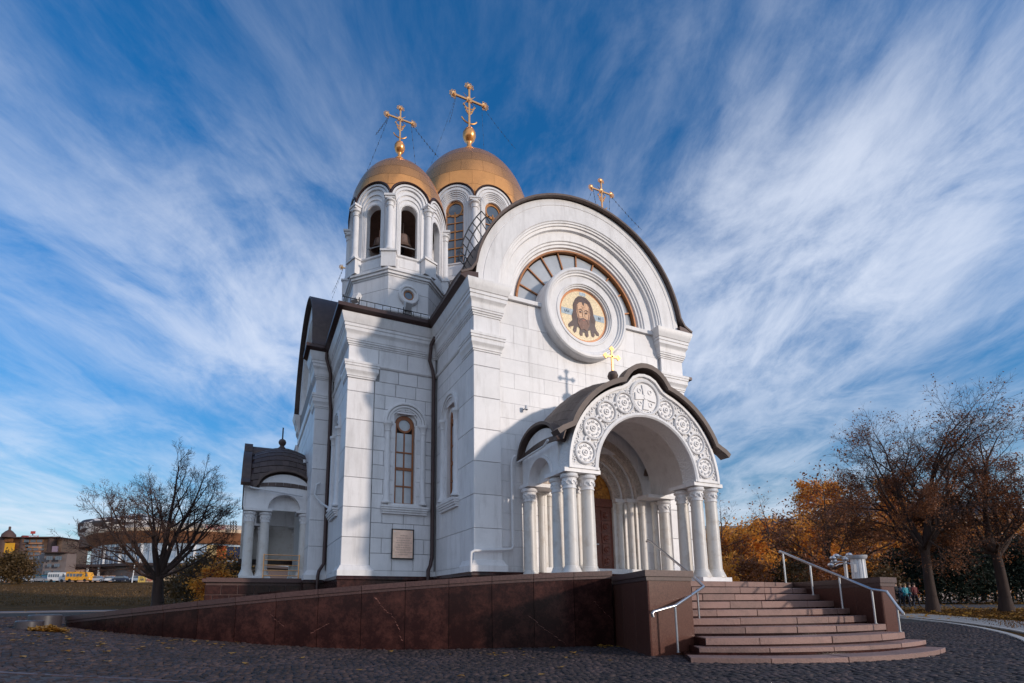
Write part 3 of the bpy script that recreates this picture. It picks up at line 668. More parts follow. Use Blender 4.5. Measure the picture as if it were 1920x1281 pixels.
floodlight(cw(2.42, 14.6, 9.72), 2.3, 'white floodlight turned away at the left corner of the block roof')

# ---- crosses
def finial_cross(base, h, parent, dark_base=False, chains=0.0, cw_=.33, name='cross'):
    """base point, total height"""
    x, y, z = base; m = M_roof if dark_base else M_gold
    b = MB(); s_ = h/3.9
    b.lathe([(r_*s_, z_*s_) for r_, z_ in [(0, 0), (.24, 0), (.20, .10), (.21, .20), (.27, .26), (.27, .34), (.20, .40), (.11, .50), (.10, .70), (.15, .80), (.25, .92), (.30, 1.10), (.29, 1.24), (.22, 1.38), (.12, 1.46), (.05, 1.50), (0, 1.51)]], (x, y), 20, z)
    part('finial', b, m, parent)
    c = MB(); z0 = z+1.5*s_; zt = z+h; zc = z0+(zt-z0)*.62; aw = (zt-z0)*cw_*.93; r = .043*s_
    c.box(x-r, x+r, y-r*.7, y+r*.7, z0, zt-.15*s_).box(x-aw, x+aw, y-r*.7, y+r*.7, zc-r, zc+r)
    def disc(cx, cz, R): c.arc(cx, cz, [(R, y-.04*s_), (R, y+.04*s_), (R*.55, y+.03*s_), (R*.55, y-.03*s_)], 0, 360, 14); c.arc(cx, cz, [(R*.4, y-.06*s_), (R*.4, y+.06*s_), (.001, y+.06*s_), (.001, y-.06*s_)], 0, 360, 10)
    disc(x, zc, .14*s_)
    for (dx, dz) in ((0, 1), (-1, 0), (1, 0)):
        ex, ez = x+dx*aw, (zt-.22*s_ if dz else zc)
        disc(ex, ez, .115*s_)
        for a in range(-100, 101, 40):
            t = radians(a)+(0 if dx == 1 else pi if dx == -1 else pi/2)
            px_, pz_ = ex+.18*s_*cos(t), ez+.18*s_*sin(t)
            c.arc(px_, pz_, [(.055*s_, y-.014*s_), (.055*s_, y+.014*s_), (.034*s_, y+.014*s_), (.034*s_, y-.014*s_)], 0, 360, 8)
    for a in (45, 135, 225, 315):
        t = radians(a); c.tube([(x+.14*s_*cos(t), y, zc+.14*s_*sin(t)), (x+.42*s_*cos(t), y, zc+.42*s_*sin(t))], .03*s_, 4, .004)
    for k, (dz, l) in enumerate(((.42, .26), (.56, .18), (.68, .13))):
        for sx in (-1, 1):
            q = [(x+sx*l*s_*u, y, zc-(dz*1.1)*s_+.12*s_*u*u) for u in np.linspace(0, 1, 6)]; c.tube(q, .028*s_, 5)
            c.arc(q[-1][0], q[-1][2]+.03*s_, [(.05*s_, y-.02*s_), (.05*s_, y+.02*s_), (.025*s_, y+.02*s_), (.025*s_, y-.02*s_)], 0, 360, 8)
    cq = [(x+.40*s_*cos(t), y, zc-1.05*s_+.36*s_*sin(t)+.18*s_) for t in np.linspace(radians(205), radians(335), 9)]
    c.tube(cq, .035*s_, 6)
    part(name, c, M_goldb, parent)
    if chains:
        ch = MB()
        for sx, sy in ((-1, -1), (1, -1), (-1, 1), (1, 1)):
            p0 = Vector((x+sx*aw*.85, y, zc)); p1 = Vector((x+sx*chains, y+sy*chains, z-.32*s_))
            P_ = [p0.lerp(p1, t)-Vector((0, 0, .25*s_*t*(1-t))) for t in np.linspace(0, 1, 9)]
            ch.tube(P_, .0045, 4)
            for t in np.linspace(.1, .9, 9): q = p0.lerp(p1, t)-Vector((0, 0, .25*s_*t*(1-t))); ch.box(q.x-.009, q.x+.009, q.y-.009, q.y+.009, q.z-.04, q.z+.04)
        part('stay_chain', ch, M_black, parent)

# ---- polygonal drums with scalloped domes
def arched_face(mb, F, w, zb, zsp, Ro, hw, zo0, zos, th):
    mb.T = F
    h = w/2
    mb.box(-h, -hw, 0, th, zb, zos).box(hw, h, 0, th, zb, zos)
    if zo0 > zb: mb.box(-hw, hw, 0, th, zb, zo0)
    N = 20; vs = []; 
    outer = [(-h, zos)] ; 
    O = []; I = []
    for i in range(N+1):
        t = pi*i/N; I.append((hw*cos(t), zos+hw*sin(t)))
        ox, oz = Ro*cos(t), zsp+Ro*sin(t)
        if i == 0: ox, oz = h, zos
        if i == N: ox, oz = -h, zos
        if i == 1: ox, oz = h, zsp
        if i == N-1: ox, oz = -h, zsp
        O.append((ox, oz))
    n = N+1
    vs = [(p[0], 0, p[1]) for p in I]+[(p[0], 0, p[1]) for p in O]+[(p[0], th, p[1]) for p in I]+[(p[0], th, p[1]) for p in O]
    fs = []
    for i in range(N):
        fs += [(i, i+1, n+i+1, n+i), (2*n+i, 3*n+i, 3*n+i+1, 2*n+i+1), (i, 2*n+i, 2*n+i+1, i+1), (n+i, n+i+1, 3*n+i+1, 3*n+i)]
    mb.add(vs, fs); mb.T = None
def dome(parent, cx, cy, n, a, zsp, Ro, R, H, zc, rows, cols, rot=0.0, rim=.03):
    def zb(phi):
        seg = 2*pi/n; q = (phi-rot+pi/2+seg/2) % seg-seg/2
        u = a*tan(q); return zsp+.05+sqrt(max(0, Ro*Ro*1.02-u*u))
    def rad(z, phi):
        t = (z-zc)/H; r = R*sqrt(max(0, 1-t*t)) if t > 0 else R
        seg = 2*pi/n; q = (phi-rot+pi/2+seg/2) % seg-seg/2
        rf = a/cos(q)+rim+.05                                # eave line hugging the arches
        k = max(0, 1-(z-zb(phi))/(.22*H)); return r*(1-k)+max(min(rf, R*1.02), 0)*k
    top = zc+H
    zlev = [zc+H*sin(pi/2*min(1, (zsp-zc)/H*.6+k/rows*(1-(zsp-zc)/H*.6))) for k in range(rows+1)]
    core = MB(); K = 120; J = 24; vs = []
    for i in range(K):
        phi = 2*pi*i/K; z0 = zb(phi)
        for j in range(J+1):
            s_ = 1-(1-j/J)**1.6; z = z0+(top-z0)*sin(pi/2*s_); vs.append((cx+(rad(z, phi)-.02)*cos(phi), cy+(rad(z, phi)-.02)*sin(phi), z-.01))
    fs = [(i*(J+1)+j, ((i+1) % K)*(J+1)+j, ((i+1) % K)*(J+1)+j+1, i*(J+1)+j+1) for i in range(K) for j in range(J)]
    core.add(vs, fs); part('dome_core', core, M_goldcore, parent)
    for k in range(rows):
        za, zt_ = zlev[k], zlev[k+1]; cc = cols if k < rows-2 else cols//2
        for c_ in range(cc):
            p0 = 2*pi*(c_+(.5 if k % 2 else 0))/cc; p1 = p0+2*pi/cc; q = MB(); g = .0012
            nu, nv = 7, 3; vs = []; ok = False
            for i in range(nu):
                phi = p0+g+(p1-p0-2*g)*i/(nu-1); lo = max(za, zb(phi)+.01); hi = max(zt_-.010, lo)
                if hi-lo > .01: ok = True
                for j in range(nv):
                    z = lo+(hi-lo)*j/(nv-1); z = min(z, top-.002); r = rad(z, phi)+.004
                    vs.append((cx+r*cos(phi), cy+r*sin(phi), z))
            if not ok: continue
            q.add(vs, [(i*nv+j, (i+1)*nv+j, (i+1)*nv+j+1, i*nv+j+1) for i in range(nu-1) for j in range(nv-1)])
            me = bpy.data.meshes.new('gilded_panel'); me.from_pydata(q.v, [], q.f); me.polygons.foreach_set('use_smooth', [True]*len(me.polygons)); me.materials.append(M_gold); me.update()
            o = bpy.data.objects.new('gilded_panel', me); link(o, parent)
    rimm = MB(); pts = []
    for i in range(240):
        phi = 2*pi*i/240; z = zb(phi)-.01; r = rad(z, phi)+.015; pts.append((cx+r*cos(phi), cy+r*sin(phi), z))
    rimm.tube(pts, .035, 5, closed=True); part('eave_rim', rimm, M_pipe, parent)

def poly_path(cx, cy, n, a, rot=0.0):
    R = a/cos(pi/n); return [(cx+R*cos(-pi/2-pi/n+2*pi*i/n+rot), cy+R*sin(-pi/2-pi/n+2*pi*i/n+rot)) for i in range(n)]
def face_frame(cx, cy, a, k, n):
    t = 2*pi*k/n; N = (sin(t), -cos(t)); U = (cos(t), sin(t))
    return frame((cx+N[0]*a, cy+N[1]*a, 0), U, (-N[0], -N[1]))

def drum(cx, cy, n, a, zbot, zped, zcol, zsp, hw, glazed, name, lower=None):
    fw = 2*a*tan(pi/n); Ro = fw/2*.985
    root = MB(); zos = zsp-.42*(a/1.5) if not glazed else zsp-.12
    zos = zsp-.36 if not glazed else zsp-.22
    for k in range(n): arched_face(root, face_frame(cx, cy, a, k, n), fw+.001, zped, zsp, Ro, hw, zcol, zos, .22)
    r_ = part(name, root, M_marble, church)
    pe = MB(); P = poly_path(cx, cy, n, a+.03)
    pe.cornice(poly_path(cx, cy, n, a-.02), [(-.3, zped-.02), (.04, zped-.02), (.04, zcol-.10), (.08, zcol-.07), (.09, zcol-.02), (.0, zcol), (-.3, zcol)], True)
    part('parapet_course', pe, M_marbler, r_)
    sc = a/1.5
    for k in range(n):
        F = face_frame(cx, cy, a, k, n); q = MB(); q.T = F
        # nested arch mouldings
        q.ring(0, zsp, Ro*.90, Ro, -.075, .02, 0, 180, 28)
        q.ring(0, zsp, Ro*.74, Ro*.86, -.05, .02, 0, 180, 28)
        part('arch_hood', q, M_marbler, r_, angle=25)
        q = MB(); q.T = F; m = 3 if not glazed else 5
        for j in range(m):
            r0 = hw+.02+j*(Ro*.70-hw-.02)/m; r1 = r0+(Ro*.70-hw-.02)/m*.72; zz = zos+(zsp-zos)*(j/m); y = -.012-.014*j
            q.ring(0, zz, r0, r1, y, .02, 0, 180, 24)
            for sx in (-1, 1): q.box(min(sx*r0, sx*r1), max(sx*r0, sx*r1), y, .02, zcol+.0, zz)
        part('jamb_moulding', q, M_marbler, r_, angle=25)
        q = MB(); q.T = F; pw = fw*.30
        q.box(-pw, pw, -.05, .0, zped+.06, zcol-.16).box(-pw+.06, pw-.06, -.062, -.05, zped+.12, zcol-.22)
        part('parapet_panel', q, M_marbler, r_)
        # opening contents
        if glazed:
            fr = MB(); fr.T = F; y0, y1 = .08, .14; f2 = .045
            fr.box(-hw, -hw+f2, y0, y1, zcol, zos).box(hw-f2, hw, y0, y1, zcol, zos).box(-hw, hw, y0, y1, zcol, zcol+.07).box(-.02, .02, y0, y1, zcol, zos-.12)
            fr.ring(0, zos, hw-f2, hw, y0, y1, 0, 180, 20).ring(0, zos, hw-.10, hw-.045, y0, y1, 0, 360, 24)
            hz = (zos-.25-zcol)/6
            for i in range(1, 7): fr.box(-hw, hw, y0, y1, zcol+i*hz-.014-(.02 if i % 2 == 0 else 0), zcol+i*hz+.014)
            wf = part('drum_window', fr, M_drumw, r_)
            g = MB(); g.T = F; g.box(-hw, hw, .115, .125, zcol, zos).prism(ell(0, zos, hw-.01, hw-.01, 20, 0, 180), .115, .125); part('pane', g, M_glass, r_)
        else:
            g = MB(); g.T = F; g.tube([(-hw, .1, zcol+.42), (hw, .1, zcol+.42)], .016, 6); part('guard_bar', g, M_grey, r_)
    for k in range(n):
        v = poly_path(cx, cy, n, a+.02)[k]; dx, dy = v[0]-cx, v[1]-cy; L_ = sqrt(dx*dx+dy*dy)
        T = Matrix.Translation((cx+dx*(1+.015/L_), cy+dy*(1+.015/L_), 0))
        column(r_, T, zcol, zsp-.14, .105*sc**.6, cap=.20*sc**.5, name='drum_column')
        ang = atan2(dy, dx)
        q = MB(); q.T = T @ Matrix.Rotation(ang, 4, 'Z'); e = .15*sc**.6
        q.box(-e, e, -e, e, zsp-.14, zsp-.07).box(-e-.03, e+.03, -e-.03, e+.03, zsp-.07, zsp)
        part('abacus', q, M_marbler, r_)
        q = MB(); q.T = T @ Matrix.Rotation(ang, 4, 'Z'); e = .19*sc**.6
        q.box(-e, e*.7, -e*1.2, e*1.2, zped, zcol-.06).box(-e-.02, e*.7+.04, -e*1.2-.03, e*1.2+.03, zcol-.06, zcol+.002)
        part('column_pedestal', q, M_marbler, r_)
    return r_, Ro
def tower(cx, cy, full=True):
    n = 8; a = 1.5
    lo = MB(); P = poly_path(cx, cy, 8, 1.56); lo.prism([tuple(p) for p in P], 9.3, 11.12, 'z')
    body = part('tower_base', lo, M_marble, church, angle=20)
    m1 = MB().cornice(poly_path(cx, cy, 8, 1.56), [(-.02, 9.76), (.05, 9.76), (.05, 9.80), (.09, 9.84), (.09, 9.90), (.06, 9.93), (.03, 9.99), (-.02, 10.02)], True)
    part('base_moulding', m1, M_marbler, body, angle=25)
    m2 = MB().cornice(poly_path(cx, cy, 8, 1.50), [(-.2, 11.06), (.08, 11.06), (.09, 11.10), (.13, 11.12), (.13, 11.19), (.17, 11.21), (.17, 11.28), (-.2, 11.36)], True)
    part('tower_cornice', m2, M_marbler, body, angle=25)
    jl = MB()
    for k in range(8): jl.T = face_frame(cx, cy, 1.562, k, 8); jl.box(-.64, .64, -.0, .01, 10.60, 10.612).box(-.3 if k % 2 else .28, -.288 if k % 2 else .292, 0, .01, 10.02, 10.6)
    jl.T = None; part('joint_line', jl, M_joint, body)
    # round window
    F = face_frame(cx, cy, 1.56, 0, 8); q = MB(); q.T = F; zo = 10.50
    q.arc(0, zo, [(.33, .02), (.33, -.07), (.30, -.10), (.26, -.10), (.24, -.07), (.18, -.07), (.16, -.03), (.14, .02)], 0, 360, 36)
    part('round_window_surround', q, M_marbler, body, angle=25)
    q = MB(); q.T = F; q.arc(0, zo, [(.16, -.03), (.16, .02), (.12, .02), (.12, -.03)], 0, 360, 28); rw = part('round_window', q, M_bronze, body)
    q = MB(); q.T = F; q.prism(ell(0, zo, .13, .13), -.012, -.004); part('round_window_pane', q, M_glass, body)
    r_, Ro = drum(cx, cy, 8, a, 9.3, 11.30, 11.86, 13.80, .27, False, 'belfry_drum')
    part('belfry_floor', MB().prism([tuple(p) for p in poly_path(cx, cy, 8, a-.05)], 11.5, 11.84, 'z'), M_dark, r_)
    part('belfry_vault', MB().prism([tuple(p) for p in poly_path(cx, cy, 8, a-.23)], 13.75, 13.9, 'z'), M_inner, r_)
    part('belfry_core', MB().lathe([(.0, 11.8), (.5, 11.8), (.5, 12.5), (0, 12.5)], (cx, cy+.3), 12), M_inner, r_)
    d = part('dome_drum_ring', MB().lathe([(1.3, 13.8), (1.34, 13.8), (1.34, 13.95), (1.3, 13.95)], (cx, cy), 32), M_pipe, church)
    dome(d, cx, cy, 8, a, 13.80, Ro, 1.64, 2.32, 14.02, 8, 14)
    finial_cross((cx, cy, 16.50), 2.50, church, chains=1.1)
    return r_
tower(4.05, 16.3)
r_main, Rm = drum(8.8, 21.2, 10, 2.75, 13.0, 14.5, 15.2, 18.05, .40, True, 'main_drum')
part('drum_foot', MB().cornice(poly_path(8.8, 21.2, 10, 2.7), [(-2.5, 9.5), (.1, 9.5), (.1, 14.3), (.2, 14.36), (.2, 14.5), (-2.5, 14.5)], True), M_marble, r_main)
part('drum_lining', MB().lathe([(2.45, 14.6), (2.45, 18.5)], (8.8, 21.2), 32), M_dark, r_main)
d = part('main_dome_ring', MB().lathe([(2.4, 18.1), (2.5, 18.1), (2.5, 18.3), (2.4, 18.3)], (8.8, 21.2), 32), M_pipe, church)
dome(d, 8.8, 21.2, 10, 2.75, 18.05, Rm, 2.98, 4.25, 18.35, 9, 18, rot=0)
finial_cross((8.8, 21.2, 22.90), 4.36, church, chains=1.7)
# the other towers: plain drums, domes and crosses of the same kind, only their tops show
def simple_tower(cx, cy):
    b = part('far_tower', MB().prism([tuple(p) for p in poly_path(cx, cy, 8, 1.5)], 9.4, 14.2, 'z'), M_marble, church)
    part('far_tower_cornice', MB().cornice(poly_path(cx, cy, 8, 1.5), [(-.1, 11.1), (.15, 11.1), (.18, 11.3), (-.1, 11.4)], True), M_marbler, b)
    part('far_dome', MB().lathe([(1.70, 14.05)]+[(1.66*cos(t), 14.1+2.25*sin(t)) for t in np.linspace(0, pi/2, 12)], (cx, cy), 40), M_gold, b)
    finial_cross((cx, cy, 16.45), 2.72, church, chains=1.1)
simple_tower(12.95, 16.3); simple_tower(4.05, 26.1)

# ---- bells in the belfry (things of their own)
def bell(p, r, label):
    P = cw(*p); t = thing('bell', label, 'bell', P); r *= SC
    part('bell_body', MB().lathe([(0, 0), (r*.35, -r*.02), (r*.56, -r*.14), (r*.64, -r*.4), (r*.68, -r*.8), (r*.78, -r*1.15), (r*.96, -r*1.42), (r*1.05, -r*1.55), (r*.98, -r*1.58), (r*.85, -r*1.4), (0, -r*1.2)], (P[0], P[1]), 24, P[2]), M_bell, t)
    part('crown', MB().lathe([(0, 0), (r*.14, 0), (r*.12, r*.12), (r*.05, r*.2), (r*.05, r*1.3), (0, r*1.3)], (P[0], P[1]), 10, P[2]), M_bell, t)
    part('clapper', MB().lathe([(0, -r*1.2), (r*.05, -r*1.2), (r*.14, -r*1.7), (0, -r*1.8)], (P[0], P[1]), 10, P[2]), M_black, t)
bell((4.0, 15.35, 13.0), .36, 'bronze bell hanging in the front opening of the belfry')
bell((3.30, 15.75, 12.95), .26, 'smaller bronze bell hanging in the left opening of the belfry')

# ---- porches
def carved_rosette(parent, cx, cz, R, y, cross=False):
    q = MB(); q.arc(cx, cz, [(R, y+.01), (R, y-.035), (R*.93, y-.045), (R*.86, y-.035), (R*.84, y+.01)], 0, 360, 30)
    q.arc(cx, cz, [(R*.80, y+.01), (R*.78, y-.012), (R*.01, y-.012), (R*.01, y+.01)], 0, 360, 24)
    if cross:
        for a in range(4):
            t = a*pi/2; ux, uz = cos(t), sin(t); vx, vz = -uz, ux
            q.prism([(cx+vx*R*.10, cz+vz*R*.10), (cx+ux*R*.68+vx*R*.20, cz+uz*R*.68+vz*R*.20), (cx+ux*R*.68-vx*R*.20, cz+uz*R*.68-vz*R*.20), (cx-vx*R*.10, cz-vz*R*.10)], y-.04, y)
            t += pi/4; q.arc(cx+R*.5*cos(t), cz+R*.5*sin(t), [(R*.15, y), (R*.15, y-.03), (R*.08, y-.03), (R*.08, y)], 0, 360, 10)
        q.arc(cx, cz, [(R*.16, y), (R*.12, y-.05), (.001, y-.05), (.001, y)], 0, 360, 12)
    else:
        q.arc(cx, cz, [(R*.30, y), (R*.27, y-.035), (R*.20, y-.035), (R*.18, y)], 0, 360, 16); q.arc(cx, cz, [(R*.13, y), (R*.08, y-.05), (.001, y-.05), (.001, y)], 0, 360, 10)
        for k in range(8):
            t = k*pi/4; px_, pz_ = cx+R*.54*cos(t), cz+R*.54*sin(t)
            q.arc(px_, pz_, [(R*.17, y), (R*.15, y-.035), (R*.11, y-.035), (R*.08, y)], -110+k*45, 110+k*45, 10); q.arc(px_, pz_, [(R*.06, y), (R*.04, y-.04), (.001, y-.04), (.001, y)], 0, 360, 6)
    return part('carved_rosette', q, M_marbler, parent, angle=30)
def porch(T, fz, detailed, imp=3.90):
    """local: x across (centre 0), y from 0 (front) to 2.14 (church wall), z world heights"""
    root = church; hw = 2.36; zi = imp; top = zi+.09; Ri = 1.48; D = 2.1
    def P(name, mb, mat, parent=root, **k):
        mb.v = [tuple(T @ Vector(p)) for p in mb.v]; return part(name, mb, mat, parent, **k)
    # plinths
    for sx in (-1, 1):
        a, b = sorted((sx*1.46, sx*2.42)); P('column_plinth', MB().box(a, b, -.04, .92, fz, fz+.10), M_marbler); P('column_plinth', MB().box(a, b, 1.60, 2.1, fz, fz+.10), M_marbler)
    def col(x, y, r=.158):
        zb, zt = fz+.10, zi-.02; cap = .34
        c = MB(); c.lathe([(0, zb), (r*1.5, zb), (r*1.5, zb+.02), (r*1.32, zb+.09), (r*1.12, zb+.16), (r*1.1, zb+.19), (r, zb+.20), (r*.97, zb+1.2), (r*.90, zt-cap)], (x, y), 26)
        sh = P('portico_column', c, M_weather)
        c = MB(); c.lathe([(r*.90, zt-cap), (r*1.02, zt-cap), (r*1.02, zt-cap+.03), (r*.92, zt-cap+.04), (r*1.05, zt-.10)], (x, y), 26)
        k = P('carved_capital', c, M_marbler, sh)
        c = MB(); c.lathe([(r*1.05, zt-.10), (r*1.25, zt-.085), (r*1.32, zt-.05), (r*1.2, zt-.03), (r*1.25, zt), (0, zt)], (x, y), 26)
        P('capital_ring', c, M_marbler, sh)
        c = MB(); c.T = Matrix.Translation((x, y, 0))
        for q in range(9):
            t = 2*pi*q/9
            m = Matrix.Translation((x, y, zt-cap+.14)) @ Matrix.Rotation(t, 4, 'Z') @ Matrix.Translation((0, -r*.98, 0))
            c.T = m; c.arc(0, 0, [(.055, .02), (.055, -.018), (.035, -.018), (.032, .02)], 0, 270, 9)
        c.T = None; P('capital_scroll', c, M_marbler, sh)
    for sx in (-1, 1):
        for x, y in ((1.66, .18), (2.14, .18), (2.14, .66), (1.66, .66), (2.20, 1.92)): col(sx*x, y)
    # impost slabs
    for sx in (-1, 1):
        a, b = sorted((sx*1.42, sx*2.38)); P('impost_slab', MB().box(a, b, -.02, .86, zi, top), M_marbler); P('impost_slab', MB().box(a, b, 1.64, 2.12, zi, top), M_marbler)
    # front arch wall with bump
    N = 40; I = []; O = []
    Ro = 2.27
    def outer(t):
        x, z = Ro*cos(t), top+Ro*sin(t)*1.0
        bx = .60
        if abs(x) < bx+.12:
            zz = top+1.98+sqrt(max(0, bx*bx-x*x))*1.0 if abs(x) < bx else 0
            z = max(z, zz)
        return x, z
    vs = []
    for i in range(N+1):
        t = pi*i/N; I.append((Ri*cos(t), top+Ri*sin(t))); O.append(outer(t))
    n = N+1; th = .42
    vs = [(p[0], 0, p[1]) for p in I]+[(p[0], 0, p[1]) for p in O]+[(p[0], th, p[1]) for p in I]+[(p[0], th, p[1]) for p in O]
    fs = []
    for i in range(N): fs += [(i, i+1, n+i+1, n+i), (2*n+i, 3*n+i, 3*n+i+1, 2*n+i+1), (i, 2*n+i, 2*n+i+1, i+1), (n+i, n+i+1, 3*n+i+1, 3*n+i)]
    fs += [(0, n, 3*n, 2*n), (N, 2*n+N, 3*n+N, n+N)]
    aw = P('front_arch', MB().add(vs, fs), M_carve if detailed else M_marbler)
    P('arch_edge_band', MB().arc(0, top, [(Ri+.09, .02), (Ri+.09, -.045), (Ri+.03, -.055), (Ri-.01, -.03), (Ri-.01, .02)], 0, 180, 48), M_marbler, aw)
    ob = MB()
    for i in range(N):
        a, b = O[i], O[i+1]
        def inn(p):
            d = Vector((p[0], p[1]-top)); l = d.length; d.normalize(); return (d.x*(l-.07), top+d.y*(l-.07))
        c, d = inn(a), inn(b); ob.prism([a, b, d, c], -.05, .02)
    P('outer_band', ob, M_marbler, aw)
    P('arch_foot_band', MB().box(-2.27, -1.46, -.045, .02, top, top+.06), M_marbler, aw); P('arch_foot_band', MB().box(1.46, 2.27, -.045, .02, top, top+.06), M_marbler, aw)
    if detailed:
        def ros(cx, cz, R, cr=False):
            o = carved_rosette(aw, cx, cz, R, -.012, cr); o.data.transform(T)
        ros(0, top+1.97, .46, True)
        for a in (12, 32, 51, 70): 
            for s_ in (a, 180-a): ros(1.86*cos(radians(s_)), top+1.86*sin(radians(s_)), .275)
        sm = MB()
        for a in (22, 41.5, 60.5):
            for s_ in (a, 180-a): sm.arc(1.88*cos(radians(s_)), top+1.88*sin(radians(s_)), [(.085, 0), (.085, -.04), (.04, -.045), (.035, 0)], 0, 360, 14)
        for a in range(4, 177, 3):       # scrolls filling the ground
            for rr in (1.63, 2.12):
                ph = (a*53) % 360
                sm.arc(rr*cos(radians(a)), top+rr*sin(radians(a)), [(.05, 0), (.05, -.022), (.028, -.025), (.025, 0)], ph, ph+230, 7)
        P('carved_scroll', sm, M_marbler, aw, kind='stuff')
    # side walls with arch
    for sx in (-1, 1):
        sw = MB(); N2 = 20; yc = 1.24; r = .52; zt2 = top+.78
        I2 = [(yc+r*cos(pi*i/N2), top+r*sin(pi*i/N2)) for i in range(N2+1)]
        x0, x1 = sorted((sx*2.27, sx*1.95))
        polyA = [(th*.98, top), (th*.98, zt2), (2.13, zt2), (2.13, top)]+I2
        # quads: strip
        vs = []; fs = []; O2 = []
        ya, yb = th*.98, 2.13; h_ = zt2-top
        for i in range(N2+1):
            t = pi*i/N2; c_, s2_ = cos(t), sin(t)
            k_ = min((yb-yc)/c_ if c_ > 1e-6 else 1e9, (ya-yc)/c_ if c_ < -1e-6 else 1e9, h_/s2_ if s2_ > 1e-6 else 1e9)
            O2.append([yc+k_*c_, top+k_*s2_])
        ic = min(range(N2+1), key=lambda i: abs(pi*i/N2-atan2(h_, yb-yc))); O2[ic] = [yb, zt2]
        ic = min(range(N2+1), key=lambda i: abs(pi*i/N2-atan2(h_, ya-yc))); O2[ic] = [ya, zt2]
        for x in (x0, x1):
            vs += [(x, p[0], p[1]) for p in I2]+[(x, p[0], p[1]) for p in O2]
        m = N2+1
        for i in range(N2):
            fs += [(i, i+1, m+i+1, m+i), (2*m+i, 3*m+i, 3*m+i+1, 2*m+i+1), (i, 2*m+i, 2*m+i+1, i+1), (m+i, m+i+1, 3*m+i+1, 3*m+i)]
        pass
        P('side_arch_wall', MB().add(vs, fs), M_marbler)
        fr_ = MB(); fr_.T = Matrix(((0, 1, 0, sx*2.27), (1, 0, 0, 0), (0, 0, 1, 0), (0, 0, 0, 1)))
        s2 = sx
        fr_.arc(yc, top, [(.59, -.02*s2), (.59, .035*s2), (.52, .035*s2), (.52, -.02*s2)], 0, 180, 24)
        P('side_arch_band', fr_, M_marbler)
        lu = MB(); a, b = sorted((sx*2.25, sx*2.0))
        lu.prism([(yc+.80*cos(t), top+.72+.52*sin(t)) for t in np.linspace(0, pi, 20)], a, b, 'x')
        P('side_lunette', lu, M_marbler)
        # lunette hood roof
        a, b = sorted((sx*2.40, sx*1.80))
        P('lunette_roof', MB().sheet([(yc-.98, top+.66)]+[(yc-.86*cos(t), top+.74+.58*sin(t)) for t in np.linspace(.15, pi-.15, 20)]+[(yc+.92, top+.66)], a, b, .07, 'x'), M_roof)
    # roof barrel following the arch, with flare
    Lr = [(-2.55, top+.70), (-2.42, top+.80)]+[(-2.33*cos(t), top+2.33*sin(t)) for t in np.linspace(radians(24), radians(74), 12)]
    Lr = Lr+[(-.63, top+2.28)]+[(-.66*cos(t), top+2.03+.66*sin(t)) for t in np.linspace(radians(40), radians(140), 9)]+[(.63, top+2.28)]+[(-x, z) for x, z in reversed(Lr)]
    P('roof_rim', MB().sheet(Lr, -.16, .12, .12, 'y'), M_roof)
    arcs = np.linspace(radians(17), radians(163), 40)
    def Rz(y): return 2.34+.36*sin(pi*min(1, max(0, y-.1)/2.15))
    vs = []; ys_ = np.linspace(.12, 2.12, 12)
    for y in ys_: vs += [(-2.37*cos(t), y, top+(Rz(y)-.012)*sin(t)) for t in arcs]
    na = len(arcs); P('porch_roof', MB().add(vs, [(i*na+j, i*na+j+1, (i+1)*na+j+1, (i+1)*na+j) for i in range(11) for j in range(na-1)]), M_pipe)
    P('roof_ridge', MB().sheet([(-.66*cos(t), top+2.00+.66*sin(t)) for t in np.linspace(radians(20), radians(160), 12)], .12, .9, .06, 'y'), M_roof)
    rr = bpy.data.objects.new('roof_shell', None)
    shell = P('shingle_bed', MB().sheet([(-2.40*cos(t), top+2.42*sin(t)) for t in arcs], 2.0, 2.13, .04, 'y'), M_roof)
    NA, NY = 22, 8
    for i in range(NA):
        t0, t1 = radians(17+146*i/NA), radians(17+146*(i+1)/NA)
        for j in range(NY):
            if abs(pi/2-(t0+t1)/2) < .25 and j < 4: continue
            y0, y1 = .14+1.94*j/NY, .14+1.94*(j+1)/NY-.008
            yo = .06 if i % 2 else 0
            ra, rb = 2.375, 2.40; e = .004; za, zb2 = Rz((y0+y1)/2+yo)-2.38, 0
            vs = []
            for rr_, lift in ((ra, 0), (rb, .010)):
                for (tt_, yy, l2) in ((t0+e, y0+yo, 0), (t1-e, y0+yo, lift), (t1-e, y1+yo, lift), (t0+e, y1+yo, 0)):
                    vs.append((-(rr_+l2)*cos(tt_), yy, top+(Rz(yy)+(rr_-2.38)+l2)*sin(tt_)))
            me = bpy.data.meshes.new('roof_shingle'); me.from_pydata([tuple(T @ Vector(v)) for v in vs], [], [(0,3,2,1),(4,5,6,7),(0,1,5,4),(1,2,6,5),(2,3,7,6),(3,0,4,7)]); me.materials.append(M_roof); me.update()
            link(bpy.data.objects.new('roof_shingle', me), shell)
    # vault lining
    P('porch_vault', MB().sheet([(-1.98*cos(t), top+1.98*sin(t)) for t in np.linspace(0, pi, 40)], .42, 2.1, .05, 'y'), M_marbler)
    P('porch_ceiling', MB().sheet([(-2.2*cos(t), top+2.2*sin(t)) for t in np.linspace(.35, pi-.35, 32)], .42, 2.1, .05, 'y'), M_dark)
    # small finial
    b = MB(); b.lathe([(0, 2.58), (.42, 2.60), (.28, 2.70), (.13, 2.80), (.07, 2.88), (.13, 2.96), (.145, 3.03), (.11, 3.12), (.03, 3.17), (0, 3.17)], (0, 1.15), 18, top)
    P('finial', b, M_roof)
    return T
TP = Matrix.Translation((8.62, 9.60, 0))
porch(TP, 1.52, True)
